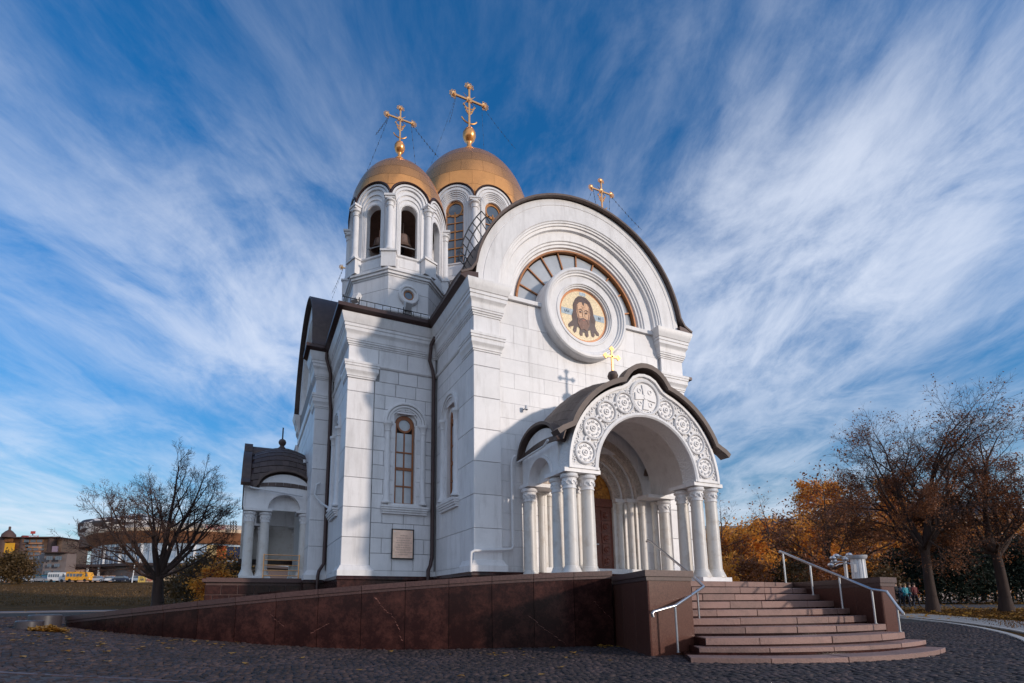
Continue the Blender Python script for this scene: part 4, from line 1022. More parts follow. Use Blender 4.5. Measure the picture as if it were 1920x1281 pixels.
# porch cross
def small_cross(x, y, z0, h, mat, along='x'):
    c = MB(); s_ = h/1.0
    c.box(x-.025, x+.025, y-.018, y+.018, z0, z0+h*.86)
    zc = z0+h*.60
    if along == 'x': c.box(x-.26*s_, x+.26*s_, y-.018, y+.018, zc-.025, zc+.025)
    else: c.box(x-.018, x+.018, y-.26*s_, y+.26*s_, zc-.025, zc+.025)
    for dx, dz in ((0, z0+h*.9), (-.28*s_, zc), (.28*s_, zc)):
        for a in range(0, 360, 90):
            ox, oz = .045*cos(radians(a)), .045*sin(radians(a))
            if along == 'x': c.arc(x+dx+ox, dz+oz, [(.035, y-.015), (.035, y+.015), (.012, y+.015), (.012, y-.015)], 0, 360, 8)
    part('cross', c, mat, church)
small_cross(8.62, 10.75, 7.12, .74, M_goldb)
# portal inside the front porch
pc = 8.62
part('door_reveal', MB().box(6.9, 10.35, 12.28, 12.34, 1.4, 5.4), M_door, church)
po = MB()
for j, (r, y) in enumerate(((.88, 12.12), (1.18, 11.99), (1.48, 11.86))):
    r1 = r+.295
    for sx in (-1, 1): a, b = sorted((pc+sx*r, pc+sx*r1)); part('portal_jamb', MB().box(a, b, y, 12.3, 1.5, 3.86), M_weather, church)
part('portal_spandrel', MB().ring(pc, 3.95, 1.74, 2.36, 11.86, 12.25, 0, 180, 40), M_marble, church)
for j, (r, y) in enumerate(((.88, 12.12), (1.18, 11.99), (1.48, 11.86))):
    q = MB(); q.arc(pc, 3.95, [(r+.27, y+.2), (r+.27, y), (r+.25, y-.03), (r+.03, y-.03), (r, y+.0), (r, y+.2)], 0, 180, 40)
    av = part('carved_archivolt', q, M_carvew, church)
    q = MB(); rm = r+.14; na_ = int(rm*30)
    for i in range(1, na_):
        t = pi*i/na_; ph = (i*137) % 360; q.arc(pc+(rm+.035*(-1)**i)*cos(t), 3.95+(rm+.035*(-1)**i)*sin(t), [(.052, y-.025), (.05, y-.055), (.028, y-.055), (.024, y-.025)], ph, ph+250, 8)
        q.arc(pc+(rm-.05*(-1)**i)*cos(t), 3.95+(rm-.05*(-1)**i)*sin(t), [(.026, y-.025), (.02, y-.05), (.001, y-.055), (.001, y-.025)], 0, 360, 6)
    part('archivolt_carving', q, M_carvew, av, kind='stuff')
    q = MB(); q.arc(pc, 3.95, [(r+.30, y+.01), (r+.30, y-.06), (r+.25, y-.06), (r+.25, y+.01)], 0, 180, 40); part('archivolt_rib', q, M_marbler, church)
    for sx in (-1, 1): a, b = sorted((pc+sx*(r-.01), pc+sx*(r+.34))); part('impost_slab', MB().box(a, b, y-.13, y+.1, 3.86, 3.955), M_marbler, church)
    for sx in (-1, 1):
        c = MB(); x = pc+sx*(r+.19); yy = y-.03; c.lathe([(0, 1.55), (.12, 1.55), (.11, 1.62), (.088, 1.70), (.088, 1.72), (.085, 3.54), (.095, 3.55), (.095, 3.57), (.085, 3.58), (.10, 3.80), (.125, 3.82), (.125, 3.87), (0, 3.87)], (x, yy), 20)
        part('portal_column', c, M_weather, church)
for sx in (-1, 1):
    c = MB(); x = pc+sx*2.02; c.lathe([(0, 1.55), (.12, 1.55), (.11, 1.62), (.088, 1.70), (.088, 1.72), (.085, 3.54), (.095, 3.55), (.085, 3.58), (.10, 3.80), (.125, 3.82), (.125, 3.87), (0, 3.87)], (x, 11.70), 20)
    part('portal_column', c, M_weather, church)
door = part('entrance_door', MB().box(pc-.88, pc-.005, 12.20, 12.26, 1.5, 3.86).box(pc+.005, pc+.88, 12.20, 12.26, 1.5, 3.86).box(pc-.88, pc+.88, 12.15, 12.26, 3.72, 3.95), M_door, church)
for sx in (-1, 1):
    for cxx in (.24, .64):
        for i in range(6):
            z = 1.83+i*.33; x = pc+sx*cxx
            q = MB().box(x-.145, x+.145, 12.178, 12.20, z-.145, z+.145).arc(x, z, [(.095, 12.178), (.09, 12.150), (.06, 12.158), (.04, 12.135), (.001, 12.13), (.001, 12.178)], 0, 360, 16)
            part('door_panel', q, M_door, door)
part('door_handle', MB().arc(pc+.12, 2.52, [(.055, 12.10), (.055, 12.12), (.038, 12.12), (.038, 12.10)], 150, 390, 16), M_goldb, door)
part('letter_plate', MB().box(pc+.18, pc+.34, 12.13, 12.15, 2.62, 2.65), M_white, door)
fl = part('fanlight', MB().prism(ell(pc, 3.95, .86, .86, 24, 0, 180), 12.20, 12.24), M_amber, church)
q = MB()
for k in range(1, 6):
    a = radians(k*30); q.tube([(pc, 12.19, 3.98), (pc+.66*cos(a), 12.19, 3.95+.66*sin(a))], .014, 5)
part('fanlight_bar', q, M_bronze, fl)
# porch on the left side
TS = frame((-.42, 21.2, 0), (0, -1), (1, 0))
TS = Matrix(((0, 1, 0, -.24), (-1, 0, 0, 21.2), (0, 0, 1, .20), (0, 0, 0, 1)))
porch(TS, 1.64, False)
part('porch_floor_slab', MB().box(-.60, 1.8, 18.7, 23.8, 1.55, 1.86), M_granite, church)
part('porch_niche_wall', MB().box(-.35, 1.7, 23.25, 23.35, 2.80, 5.1), M_weather, church); part('porch_bench', MB().box(-.40, 1.7, 23.1, 23.45, 2.60, 2.80), M_granite, church)
part('porch_back_wall', MB().box(1.60, 1.73, 19.9, 22.5, 1.8, 5.8), M_weather, church)
small_cross(.91, 21.2, 7.34, .55, M_black, 'y')
pipe([(-.38, 18.72, 4.95), (-.05, 18.72, 4.84), (1.55, 18.66, 4.66)], .03, M_white, 'porch_gutter_pipe')
pipe([(1.98, 17.5, 4.92), (1.86, 17.5, 4.85), (1.82, 17.48, 4.5), (2.0, 17.4, 4.25), (2.28, 16.9, 3.95)], .035, M_white, 'white_drainpipe')
# church podium with masonry under the side porch
pod = part('podium', MB().box(-1.15, 2.2, 18.15, 24.5, .4, 1.84), M_coping, church)
FPd = frame((0, 18.12), (1, 0), (0, 1))
panels(pod, FPd, -1.18, 2.05, [.72, 1.02, 1.32, 1.62], .46, M_granite, t=.03, gap=.03, name='granite_block')
part('podium_cap', MB().box(-1.25, 2.2, 18.04, 24.6, 1.70, 1.80), M_coping, church)
rl = MB()
for i in range(5): rl.tube([(.45, 18.75, 1.95+i*.17), (1.55, 18.75, 1.95+i*.17)], .014, 6)
for x in (.45, 1.55): rl.tube([(x, 18.75, 1.84), (x, 18.75, 2.66)], .02, 6)
part('side_porch_railing', rl, M_goldb, church)
# scale the church about the eye
church.location = (0, 0, EYE.z*(1-SC)); church.scale = (SC, SC, SC)

# ================================================================== GROUND
def ground_sheet(name, mat, xs, ys, dz=0.0, inside=None, kind='structure'):
    X, Y = np.meshgrid(xs, ys, indexing='ij'); Z = ground_z(X, Y)+dz
    nx, ny = X.shape; v = np.stack([X, Y, Z], -1).reshape(-1, 3)
    i, j = np.meshgrid(np.arange(nx-1), np.arange(ny-1), indexing='ij'); a = (i*ny+j).ravel()
    f = np.stack([a, a+ny, a+ny+1, a+1], -1)
    if inside is not None:
        c = v[f].mean(1); f = f[inside(c[:, 0], c[:, 1])]
    me = bpy.data.meshes.new(name); me.from_pydata(v.tolist(), [], f.tolist()); me.polygons.foreach_set('use_smooth', [True]*len(me.polygons)); me.materials.append(mat); me.update()
    o = bpy.data.objects.new(name, me); link(o)
    if kind: o['kind'] = kind
    return o
def geo_axis(lim, near, step, far_n):
    a = list(np.arange(-near, near+.01, step)); g = near*(lim/near)**(np.arange(1, far_n+1)/far_n)
    return np.array([-q for q in g[::-1]]+a+list(g))
ax_ = geo_axis(2500, 60, 1.5, 26)
ground_sheet('ground', M_grass, ax_, ax_)
def ribbon(pl, wd, dz, name, mat, zt=None, parent=None, kind='structure', side=1, th=.12):
    """strip of stone or paving following a polyline on the ground"""
    P = [Vector((p[0], p[1])) for p in pl]; k = len(P); A = []; B = []
    for i in range(k):
        d = (P[min(i+1, k-1)]-P[max(i-1, 0)]).normalized(); n = Vector((d.y, -d.x))*side; A.append(P[i]); B.append(P[i]+n*wd)
    z = lambda p: float(ground_z(p.x, p.y))+dz
    vs = []
    for a, b in zip(A, B): vs += [(a.x, a.y, z(a)), (b.x, b.y, z(b)), (b.x, b.y, z(b)-th), (a.x, a.y, z(a)-th)]
    fs = []
    for i in range(k-1): fs += [(i*4+q, i*4+(q+1) % 4, i*4+4+(q+1) % 4, i*4+4+q) for q in range(4)]
    fs += [(0, 1, 2, 3), (k*4-1, k*4-2, k*4-3, k*4-4)]
    return part(name, MB().add(vs, fs), mat, parent, kind=kind)
def dens(pl, step=.8):
    out = []
    for a, b in zip(pl[:-1], pl[1:]):
        a, b = Vector(a[:2]), Vector(b[:2]); n = max(1, int((b-a).length/step))
        out += [a.lerp(b, i/n) for i in range(n)]
    out.append(Vector(pl[-1][:2])); return out
# right hand kerb line, near edge of the lawn, lawn
kr = [gp(x, y) for x, y in ((1600, 1152), (1690, 1160), (1740, 1166), (1790, 1172.5), (1840, 1180), (1880, 1189), (1910, 1204), (1919, 1222))]
# smooth it
kx = np.array([p.x for p in kr]); ky = np.array([p.y for p in kr])
tt = np.linspace(0, 1, len(kx)); T2 = np.linspace(0, 1, 60)
def cub(t, v, T):
    c = np.polyfit(t, v, 4); return np.polyval(c, T)
kline = [Vector((a, b)) for a, b in zip(cub(tt, kx, T2), cub(tt, ky, T2))]
# plaza outline test
kpoly = [(p.x, p.y) for p in kline]
def left_of_kerb(x, y):
    """true on the cobbled side of the kerb"""
    ang = np.arctan2(x, y); ka = np.array([atan2(p[0], p[1]) for p in kpoly]); kd = np.array([sqrt(p[0]**2+p[1]**2) for p in kpoly])
    o = np.argsort(ka); lim = np.interp(ang, ka[o], kd[o], left=1e9, right=kd[o][-1])
    return np.sqrt(x*x+y*y) < lim
def in_plaza(x, y):
    D = x*.4067+y*.9135; L = -(x*.9135-y*.4067)
    lim = np.interp(L, [-40, 0, 12, 40], [40, 40, 22, 21])
    return left_of_kerb(x, y) & (D < lim) & (D > -6)
px_ = np.concatenate([np.arange(-30, 45, .5)]); py_ = np.arange(-8, 50, .5)
plaza = ground_sheet('cobbled_plaza', M_cobbase, px_, py_, .006, in_plaza)
ks = []
kd_ = dens([tuple(p) for p in kline], .35); seg = 3
kerb = thing('plaza_kerb', 'pale curved kerb stones between the cobbles and the concrete strip on the right', 'kerb', (kd_[0].x, kd_[0].y, 0))
for i in range(0, len(kd_)-seg, seg): ribbon([tuple(q) for q in kd_[i:i+seg+1]], .16, .05, 'kerb_stone', M_kerb, parent=kerb, kind=None, side=-1)
kerb['kind'] = 'structure'; del kerb['category']
off = []
for i, p in enumerate(kd_):
    d = (kd_[min(i+1, len(kd_)-1)]-kd_[max(i-1, 0)]).normalized(); off.append(Vector((p.x-d.y*.55, p.y+d.x*.55)))
k2 = thing('outer_kerb', 'second pale kerb line edging the concrete strip', 'kerb', (off[0].x, off[0].y, 0)); k2['kind'] = 'structure'; del k2['category']
for i in range(0, len(off)-seg, seg): ribbon([tuple(q) for q in off[i:i+seg+1]], .13, .06, 'kerb_stone', M_kerb, parent=k2, kind=None, side=-1)
ribbon([tuple(p) for p in off if p.x < 40], 2.6, .035, 'concrete_strip', M_conc, side=-1)
# paths through the lawn on the right
def band(y_near, y_far, x0, x1, name, mat, dz=.02):
    xs = np.linspace(x0, x1, 12); a = [gp(x, y_near) for x in xs]; b = [gp(x, y_far) for x in xs]
    vs = [(p.x, p.y, p.z+dz) for p in a]+[(p.x, p.y, p.z+dz) for p in b]; n = len(xs)
    return part(name, MB().add(vs, [(i, i+1, n+i+1, n+i) for i in range(n-1)]), mat, kind='structure')
band(1142.5, 1134, 1560, 2100, 'lawn_path', M_asph); band(1131, 1126.5, 1560, 2100, 'far_lawn_path', M_asph)
# left path and kerb
lp = dens([(-60, 8), (-30, 14), (-22, 17.5), (-15, 21), (-6, 26), (4, 31)], 1.0)
ribbon([tuple(p) for p in lp], 4.5, .03, 'left_path', material('violet_grey_asphalt', (0.16, 0.14, 0.155), 0.8, nscale=4, var=.2), side=-1)
# foreground pavement at the lower left
fk = [gp(-40, 1262), gp(60, 1268), gp(200, 1274), gp(340, 1281), gp(500, 1290)]
fl_ = dens([tuple(p) for p in fk], .3)
fkt = thing('front_kerb', 'worn kerb line edging the pavement in the lower left corner', 'kerb', (fl_[0].x, fl_[0].y, 0)); fkt['kind'] = 'structure'; del fkt['category']
for i in range(0, len(fl_)-3, 3): ribbon([tuple(q) for q in fl_[i:i+4]], .10, .03, 'kerb_stone', M_coping, parent=fkt, kind=None, side=1)
ribbon([(p.x+.02, p.y-.11) for p in fl_], 3, .02, 'front_pavement', M_asph, side=1)

# cobbles
def cobble_field():
    pts = []
    # arcs of setts, fan laid
    ox, oy = 5.0, -6.0
    for r in np.arange(7.5, 29, .105):
        wv = .115; n = int(2.3*r/wv); base = rng.random()
        a = -1.15+(np.arange(n)+base)*wv/r
        x = ox+r*np.sin(a+.25)+rng.normal(0, .006, n); y = oy+r*np.cos(a+.25)+rng.normal(0, .006, n)
        pts.append(np.stack([x, y, a+.25], -1))
    p = np.concatenate(pts); x, y = p[:, 0], p[:, 1]
    D = x*.4067+y*.9135; lat = (x*.9135-y*.4067)/np.maximum(D, .1)
    keep = (D > 4.2) & (D < 21) & (lat < 1.12) & (lat > -1.02) & in_plaza(x, y)
    keep &= ~((y > 12.4) & (x > 3) & (D < 40))          # under the church
    return p[keep]
cob = cobble_field()
D_ = cob[:, 0]*.4067+cob[:, 1]*.9135
order = np.argsort(D_); near = cob[order[:300]]; rest = cob[order[300:]]
def sett_arrays(p):
    n = len(p); w = .050+rng.normal(0, .003, n); h = .045+rng.normal(0, .003, n); t = .022+rng.normal(0, .005, n)
    c, s_ = np.cos(-p[:, 2]+rng.normal(0, .05, n)), np.sin(-p[:, 2]+rng.normal(0, .05, n)); z0 = ground_z(p[:, 0], p[:, 1])
    tilt = rng.normal(0, .05, (n, 2)); V = []
    for (sx, sy, k, zz) in ((-1,-1,1,-.01),(1,-1,1,-.01),(1,1,1,-.01),(-1,1,1,-.01),(-1,-1,.96,.6),(1,-1,.96,.6),(1,1,.96,.6),(-1,1,.96,.6),(-1,-1,.68,1),(1,-1,.68,1),(1,1,.68,1),(-1,1,.68,1)):
        lx, ly = sx*w*k, sy*h*k
        V.append(np.stack([p[:, 0]+lx*c-ly*s_, p[:, 1]+lx*s_+ly*c, z0+.006+np.maximum(0, zz)*t+(lx*tilt[:, 0]+ly*tilt[:, 1])*(zz > 0)], -1))
    V = np.stack(V, 1); F = np.array([(0,1,5,4),(1,2,6,5),(2,3,7,6),(3,0,4,7),(4,5,9,8),(5,6,10,9),(6,7,11,10),(7,4,8,11),(8,9,10,11)])
    return V, F
V, F = sett_arrays(rest); n = len(rest)
me = bpy.data.meshes.new('cobbles'); allF = (F[None]+np.arange(n)[:, None, None]*12).reshape(-1, 4)
me.vertices.add(n*12); me.vertices.foreach_set('co', V.reshape(-1)); me.loops.add(allF.size); me.loops.foreach_set('vertex_index', allF.ravel().astype(np.int32))
me.polygons.add(len(allF)); me.polygons.foreach_set('loop_start', np.arange(len(allF), dtype=np.int32)*4); me.polygons.foreach_set('loop_total', np.full(len(allF), 4, dtype=np.int32)); me.update(); me.validate()
at_ = me.attributes.new('tone', 'FLOAT', 'FACE'); at_.data.foreach_set('value', np.repeat(rng.random(n), 9).astype(np.float32))
M_cobs = material('basalt_setts', (0.050, 0.031, 0.029), 0.7, nscale=0.9, col2=(0.025, 0.0155, 0.0145), bump=0.5, bscale=55)
t = M_cobs.node_tree; pr = t.nodes['Principled BSDF']; src = pr.inputs['Base Color'].links[0].from_socket
an = t.nodes.new('ShaderNodeAttribute'); an.attribute_name = 'tone'; mm = t.nodes.new('ShaderNodeMix'); mm.data_type = 'RGBA'; mm.blend_type = 'MULTIPLY'; mm.inputs[0].default_value = 1
cc = t.nodes.new('ShaderNodeCombineColor'); v_ = mth(t, 'ADD', mth(t, 'MULTIPLY', an.outputs['Fac'], 1.25), .42)
for i in range(3): t.links.new(v_, cc.inputs[i])
t.links.new(src, mm.inputs[6]); t.links.new(cc.outputs[0], mm.inputs[7]); t.links.new(mm.outputs[2], pr.inputs['Base Color'])
me.materials.append(M_cobs); o = bpy.data.objects.new('cobbles', me); link(o, plaza); o['kind'] = 'stuff'
V, F = sett_arrays(near)
for i in range(len(near)):
    c0 = V[i].mean(0); me = bpy.data.meshes.new('cobblestone'); me.from_pydata((V[i]-c0).tolist(), [], F.tolist()); me.materials.append(M_cobble); me.update()
    link(bpy.data.objects.new('cobblestone', me), plaza, Matrix.Translation(c0))

# ================================================================== RAMP WALL, PIERS, STEPS
def P2(x, y, d): return at(x, y, d)
wp = [(125, 1156, 14.0), (300, 1134.4, 12.5), (398, 1126, 12.15), (554.6, 1109, 11.85), (691.7, 1095, 11.85), (804, 1088, 11.95), (985, 1078.6, 12.25), (1147, 1069.8, 12.6)]
tops = [at(*p) for p in wp]
s_ = [0.0]
for a, b in zip(tops[:-1], tops[1:]): s_.append(s_[-1]+(b.xy-a.xy).length)
s_ = np.array(s_); fit = lambda i, deg=3: np.polyfit(s_, [t[i] for t in tops], deg)
cx_, cy_, cz_ = fit(0), fit(1), fit(2)
WL_ = s_[-1]
def wall_pt(s): return Vector((float(np.polyval(cx_, s)), float(np.polyval(cy_, s)), float(np.polyval(cz_, s))))
def wall_nrm(s):
    d = (wall_pt(s+.05)-wall_pt(s-.05)).xy.normalized(); return Vector((d.y, -d.x))     # towards the camera
ramp_wall = thing('ramp_wall', 'long low wall of polished dark red granite rising beside the ramp', 'wall', tuple(wall_pt(WL_/2).xy)+(0,))
n_w = 15
def wall_piece(s0, s1, zo, off0, off1, name, mat, zb=None, steps=4, gap=.006):
    vs = []; ss = np.linspace(s0+gap, s1-gap, steps)
    for s in ss:
        p = wall_pt(s); n = wall_nrm(s); lo = p.z+zb if zb is not None else float(ground_z(p.x, p.y))-.15
        for o_, z in ((off1, p.z+zo), (off0, p.z+zo), (off0, lo), (off1, lo)): vs.append((p.x+n.x*o_, p.y+n.y*o_, z))
    k = len(ss); fs = []
    for i in range(k-1): fs += [(i*4+q, i*4+(q+1) % 4, i*4+4+(q+1) % 4, i*4+4+q) for q in range(4)]
    fs += [(0, 1, 2, 3), (k*4-1, k*4-2, k*4-3, k*4-4)]
    return part(name, MB().add(vs, fs), mat, ramp_wall)
core_ = wall_piece(0, WL_, -.02, -.30, -.03, 'wall_core', M_cobbase, steps=30)
for i in range(n_w): wall_piece(WL_*i/n_w, WL_*(i+1)/n_w, -.18, -.03, 0, 'granite_slab', M_granite)
for i in range(n_w): wall_piece(WL_*(i+.0)/n_w, WL_*(i+1.)/n_w, 0, -.34, .045, 'coping_stone', M_coping, zb=-.115)
for i in range(n_w): wall_piece(WL_*i/n_w, WL_*(i+1)/n_w, -.125, -.04, .02, 'coping_neck', M_coping, zb=-.18)
# pale veins in the granite
M_vein = material('pink_granite_vein', (0.30, 0.12, 0.085), 0.35, nscale=30, col2=(0.10, 0.035, 0.028), mixlo=.4, mixhi=.6)
vn = MB()
def wall_s_of(x):        # arclength of a pixel column
    best = min(np.linspace(0, WL_, 400), key=lambda s: abs((wall_pt(s)-EYE).dot(_r)/(wall_pt(s)-EYE).dot(_f)*FPX+PX-x)); return float(best)
def vein(pxs, w0=.022):
    pts = []; q_ = []
    for a_, b_ in zip(pxs[:-1], pxs[1:]):
        for j in range(5): t_ = j/5; q_.append((a_[0]+(b_[0]-a_[0])*t_+random.gauss(0, .9), a_[1]+(b_[1]-a_[1])*t_))
    pxs = q_+[pxs[-1]]
    for x, y in pxs:
        s = wall_s_of(x); p = wall_pt(s); d = (p-EYE).dot(_f); q = at(x, y, d); n = wall_nrm(s); pts.append((p.x, p.y, q.z, n, s))
    vs = []
    for i, (X, Y, Z, n, s) in enumerate(pts):
        w_ = w0*(.08+.75*random.random()**1.5); vs += [(X+n.x*.003, Y+n.y*.003, Z-w_), (X+n.x*.003, Y+n.y*.003, Z+w_), (X+n.x*.0005, Y+n.y*.0005, Z+w_), (X+n.x*.0005, Y+n.y*.0005, Z-w_)]
    fs = [(i*4+q, i*4+(q+1) % 4, i*4+4+(q+1) % 4, i*4+4+q) for i in range(len(pts)-1) for q in range(4)]; vn.add(vs, fs)
vein([(703, 1120), (712, 1130), (722, 1142), (733, 1151), (742, 1162), (748, 1176), (753, 1195), (757, 1203)], .02)
vein([(499, 1138), (508, 1148), (516, 1158), (526, 1166), (537, 1176)], .010)
vein([(585, 1188), (600, 1180), (612, 1172), (620, 1168)], .012)
vein([(987, 1152), (1000, 1162), (1013, 1175), (1030, 1186), (1045, 1198), (1058, 1207)], .010)
vein([(1109, 1126), (1125, 1142), (1140, 1158), (1150, 1166)], .006)
part('pale_vein', vn, M_vein, ramp_wall)
# ramp floor behind the wall and the landing
vs = []; K = 24
for i in range(K+1):
    s = WL_*i/K; p = wall_pt(s); n = wall_nrm(s); vs += [(p.x-n.x*.3, p.y-n.y*.3, p.z-.28), (p.x-n.x*2.6, p.y-n.y*2.6, p.z-.28)]
part('ramp_floor', MB().add(vs, [(i*2, i*2+1, i*2+3, i*2+2) for i in range(K)]), M_step, kind='structure')

# stair piers
def pier(name, label, poly, zb, zt, front_face, slabs=3):
    cx = sum(p[0] for p in poly)/len(poly); cy = sum(p[1] for p in poly)/len(poly)
    t = thing(name, label, 'wall', (cx, cy, 0)); q = MB(); inner = [(p[0]+(cx-p[0])*.02, p[1]+(cy-p[1])*.02) for p in poly]
    part('pier_core', MB().prism(inner, zb, zt-.02, 'z'), M_granite, t)
    k = len(poly)
    for i in range(k):
        a, b = Vector(poly[i]), Vector(poly[(i+1) % k]); L_ = (b-a).length; m = max(1, round(L_/.85)); d = (b-a)/L_; nn = Vector((-d.y, d.x))
        if (Vector((cx, cy))-a).dot(nn) < 0: nn = -nn
        for j in range(m):
            F = Matrix(((d.x, nn.x, 0, a.x), (d.y, nn.y, 0, a.y), (0, 0, 1, 0), (0, 0, 0, 1)))
            if F.determinant() < 0: F = Matrix(((-d.x, nn.x, 0, b.x), (-d.y, nn.y, 0, b.y), (0, 0, 1, 0), (0, 0, 0, 1)))
            u0, u1 = L_*j/m, L_*(j+1)/m; me = panel_mesh(u1-u0-.005, zt-.20-zb, .03, M_granpier, name='granite_slab', ch=.003)
            link(bpy.data.objects.new('granite_slab', me), t, F @ Matrix.Translation(((u0+u1)/2, 0, (zb+zt-.20)/2)))
    def grow(p, e):
        out = []
        for i in range(k):
            a, b, c = Vector(p[i-1]), Vector(p[i]), Vector(p[(i+1) % k]); d1 = (b-a).normalized(); d2 = (c-b).normalized(); n1 = Vector((d1.y, -d1.x)); n2 = Vector((d2.y, -d2.x))
            if (Vector((cx, cy))-b).dot(n1+n2) > 0: n1, n2 = -n1, -n2
            bs = (n1+n2)/(1+n1.dot(n2)); out.append(tuple(b+bs*e))
        return out
    part('coping_neck', MB().prism(grow(poly, .02), zt-.20, zt-.12, 'z'), M_coping, t)
    part('coping', MB().prism(grow(poly, .05), zt-.12, zt, 'z'), M_coping, t)
    return t
cA = at(1220.9, 1226, 9.9); cB = at(1303, 1200, 10.35); cD = at(1152, 1203, 12.6)
backv = (cD.xy-cA.xy); cC = cB.xy+backv*1.0
pier('stair_pier', 'reddish brown granite pier at the foot of the ramp, left of the steps', [tuple(cA.xy), tuple(cB.xy), tuple(cC), tuple(cD.xy)], -.2, 1.645, 0)
rA = at(1660, 1170, 11.5); rB = at(1686, 1170, 11.75); rD = at(1488, 1090, 15.0); rC = at(1520, 1090, 15.2)
pier('stair_pier', 'dark granite parapet closing the right side of the steps', [tuple(rA.xy), tuple(rB.xy), tuple(rC.xy), tuple(rD.xy)], -.2, 1.545, 0)
# steps
ZT = [.108, .221, .375, .53, .693, .852, 1.03, 1.20, 1.375, 1.54]
stairs = thing('entrance_steps', 'wide flight of ten curved pink granite steps up to the porch', 'steps', (10.3, 9, 0))
CC = Vector((11.15, 11.35)); R0 = 5.28
def zpix(x, y, z):
    r = ray(x, y); t = (z-EYE.z)/r.z; return EYE+r*t
lowL = [at(1252, 1222, 9.6), None, None]
def step_curve(k):
    # front edge points left to right
    sh = Vector((.10, .37))*k; c = CC+sh; R = R0+.18*k
    return c, R
ends = [((1294, 1233), (1773, 1214)), ((1310, 1214.8), (1736.7, 1200.3)), ((1322.4, 1196.7), (1695.3, 1185.4))]
def front_pts(k, n=40):
    c, R = step_curve(k)
    if k < 3:
        a = zpix(*ends[k][0], ZT[k]).xy; b = zpix(*ends[k][1], ZT[k]).xy
    else:
        a = cB.xy+backv.normalized()*(.35*(k-3)+.1); a = a+Vector((-.15, 0)); tb = (k-3)/6; b = Vector(rA.xy).lerp(Vector(rD.xy), tb)+Vector((.05, .0))
        a = Vector(cB.xy)+(Vector(cC)-Vector(cB.xy))*min(1, (.05+.13*(k-3)))
    # circular bow through a and b
    ch = (b-a); L_ = ch.length; mid = (a+b)/2; nrm = Vector((ch.y, -ch.x)).normalized()
    sag = [.80, .62, .46, .40, .36, .32, .28, .25, .22, .2][k]
    R = (L_*L_/4+sag*sag)/(2*sag); cen = mid-nrm*(R-sag)
    a0 = atan2((a-cen).y, (a-cen).x); a1 = atan2((b-cen).y, (b-cen).x)
    if a1 < a0: a1 += 2*pi
    return cen, R, a0, a1
random.seed(5)
for k in range(10):
    cen, R, a0, a1 = front_pts(k); z1 = ZT[k]; z0 = ZT[k-1] if k else -.12
    th = 0.46 if k < 9 else .6
    # stones
    L_ = R*(a1-a0); cuts = [0.0]
    while cuts[-1] < L_-.9: cuts.append(cuts[-1]+random.uniform(.85, 1.55))
    if L_-cuts[-1] < .45: cuts[-1] = L_
    else: cuts.append(L_)
    for u0, u1 in zip(cuts[:-1], cuts[1:]):
        g = .009/R; b0, b1 = a0+u0/R+g, a0+u1/R-g; m = 8; jz = random.uniform(-.004, .004); jr = random.uniform(-.008, .008)
        poly = []
        fr_ = [(cen.x+(R+jr)*cos(t), cen.y+(R+jr)*sin(t)) for t in np.linspace(b0, b1, m)]
        bk = [(cen.x+(R-th)*cos(t), cen.y+(R-th)*sin(t)) for t in np.linspace(b1, b0, m)]
        fr2 = [(cen.x+(R+jr-.008)*cos(t), cen.y+(R+jr-.008)*sin(t)) for t in np.linspace(b0, b1, m)]
        fr0 = [(cen.x+(R-.04)*cos(t), cen.y+(R-.04)*sin(t)) for t in np.linspace(b0, b1, m)]
        body = MB(); vs = [(x, y, z0-.01) for x, y in fr0]+[(x, y, z0+.028) for x, y in fr0]+[(x, y, z0+.034) for x, y in fr_]+[(x, y, z1-.008+jz) for x, y in fr_]+[(x, y, z1+jz) for x, y in fr2]+[(x, y, z1+jz) for x, y in reversed(bk)]+[(x, y, z0-.03) for x, y in reversed(bk)]
        fs = []
        for rr in range(6): fs += [(rr*m+i, rr*m+i+1, (rr+1)*m+i+1, (rr+1)*m+i) for i in range(m-1)]
        fs += [(6*m+i, 6*m+i+1, i+1, i) for i in range(m-1)]
        fs += [tuple(q*m for q in range(7)), tuple((q+1)*m-1 for q in range(6, -1, -1))]
        part('step_stone', body.add(vs, fs), M_step, stairs)
    # dark recess and fill under the stones
    n = 30; poly = [(cen.x+(R-.02)*cos(t), cen.y+(R-.02)*sin(t)) for t in np.linspace(a0, a1, n)]+[(cen.x+(R-2.2)*cos(t), cen.y+(R-2.2)*sin(t)) for t in np.linspace(a1, a0, n)]
    part('step_bed', MB().prism(poly, z0-.2, z1-.012, 'z'), M_granite, stairs)
# landing
ln = [tuple(Vector(cB.xy).lerp(Vector(cC), .9)), tuple(Vector(rD.xy)+Vector((.6, .4))), (17.5, 16), (3.0, 15.5), (5.2, 12.6)]
part('landing', MB().prism(ln, .3, 1.53, 'z'), M_step, kind='structure')
part('terrace_base', MB().prism([(1.0, 18.0), (5, 14.2), (8, 12.9), (17, 14.0), (19, 34), (-1, 34)], -.2, 1.45, 'z'), M_granite, kind='structure')

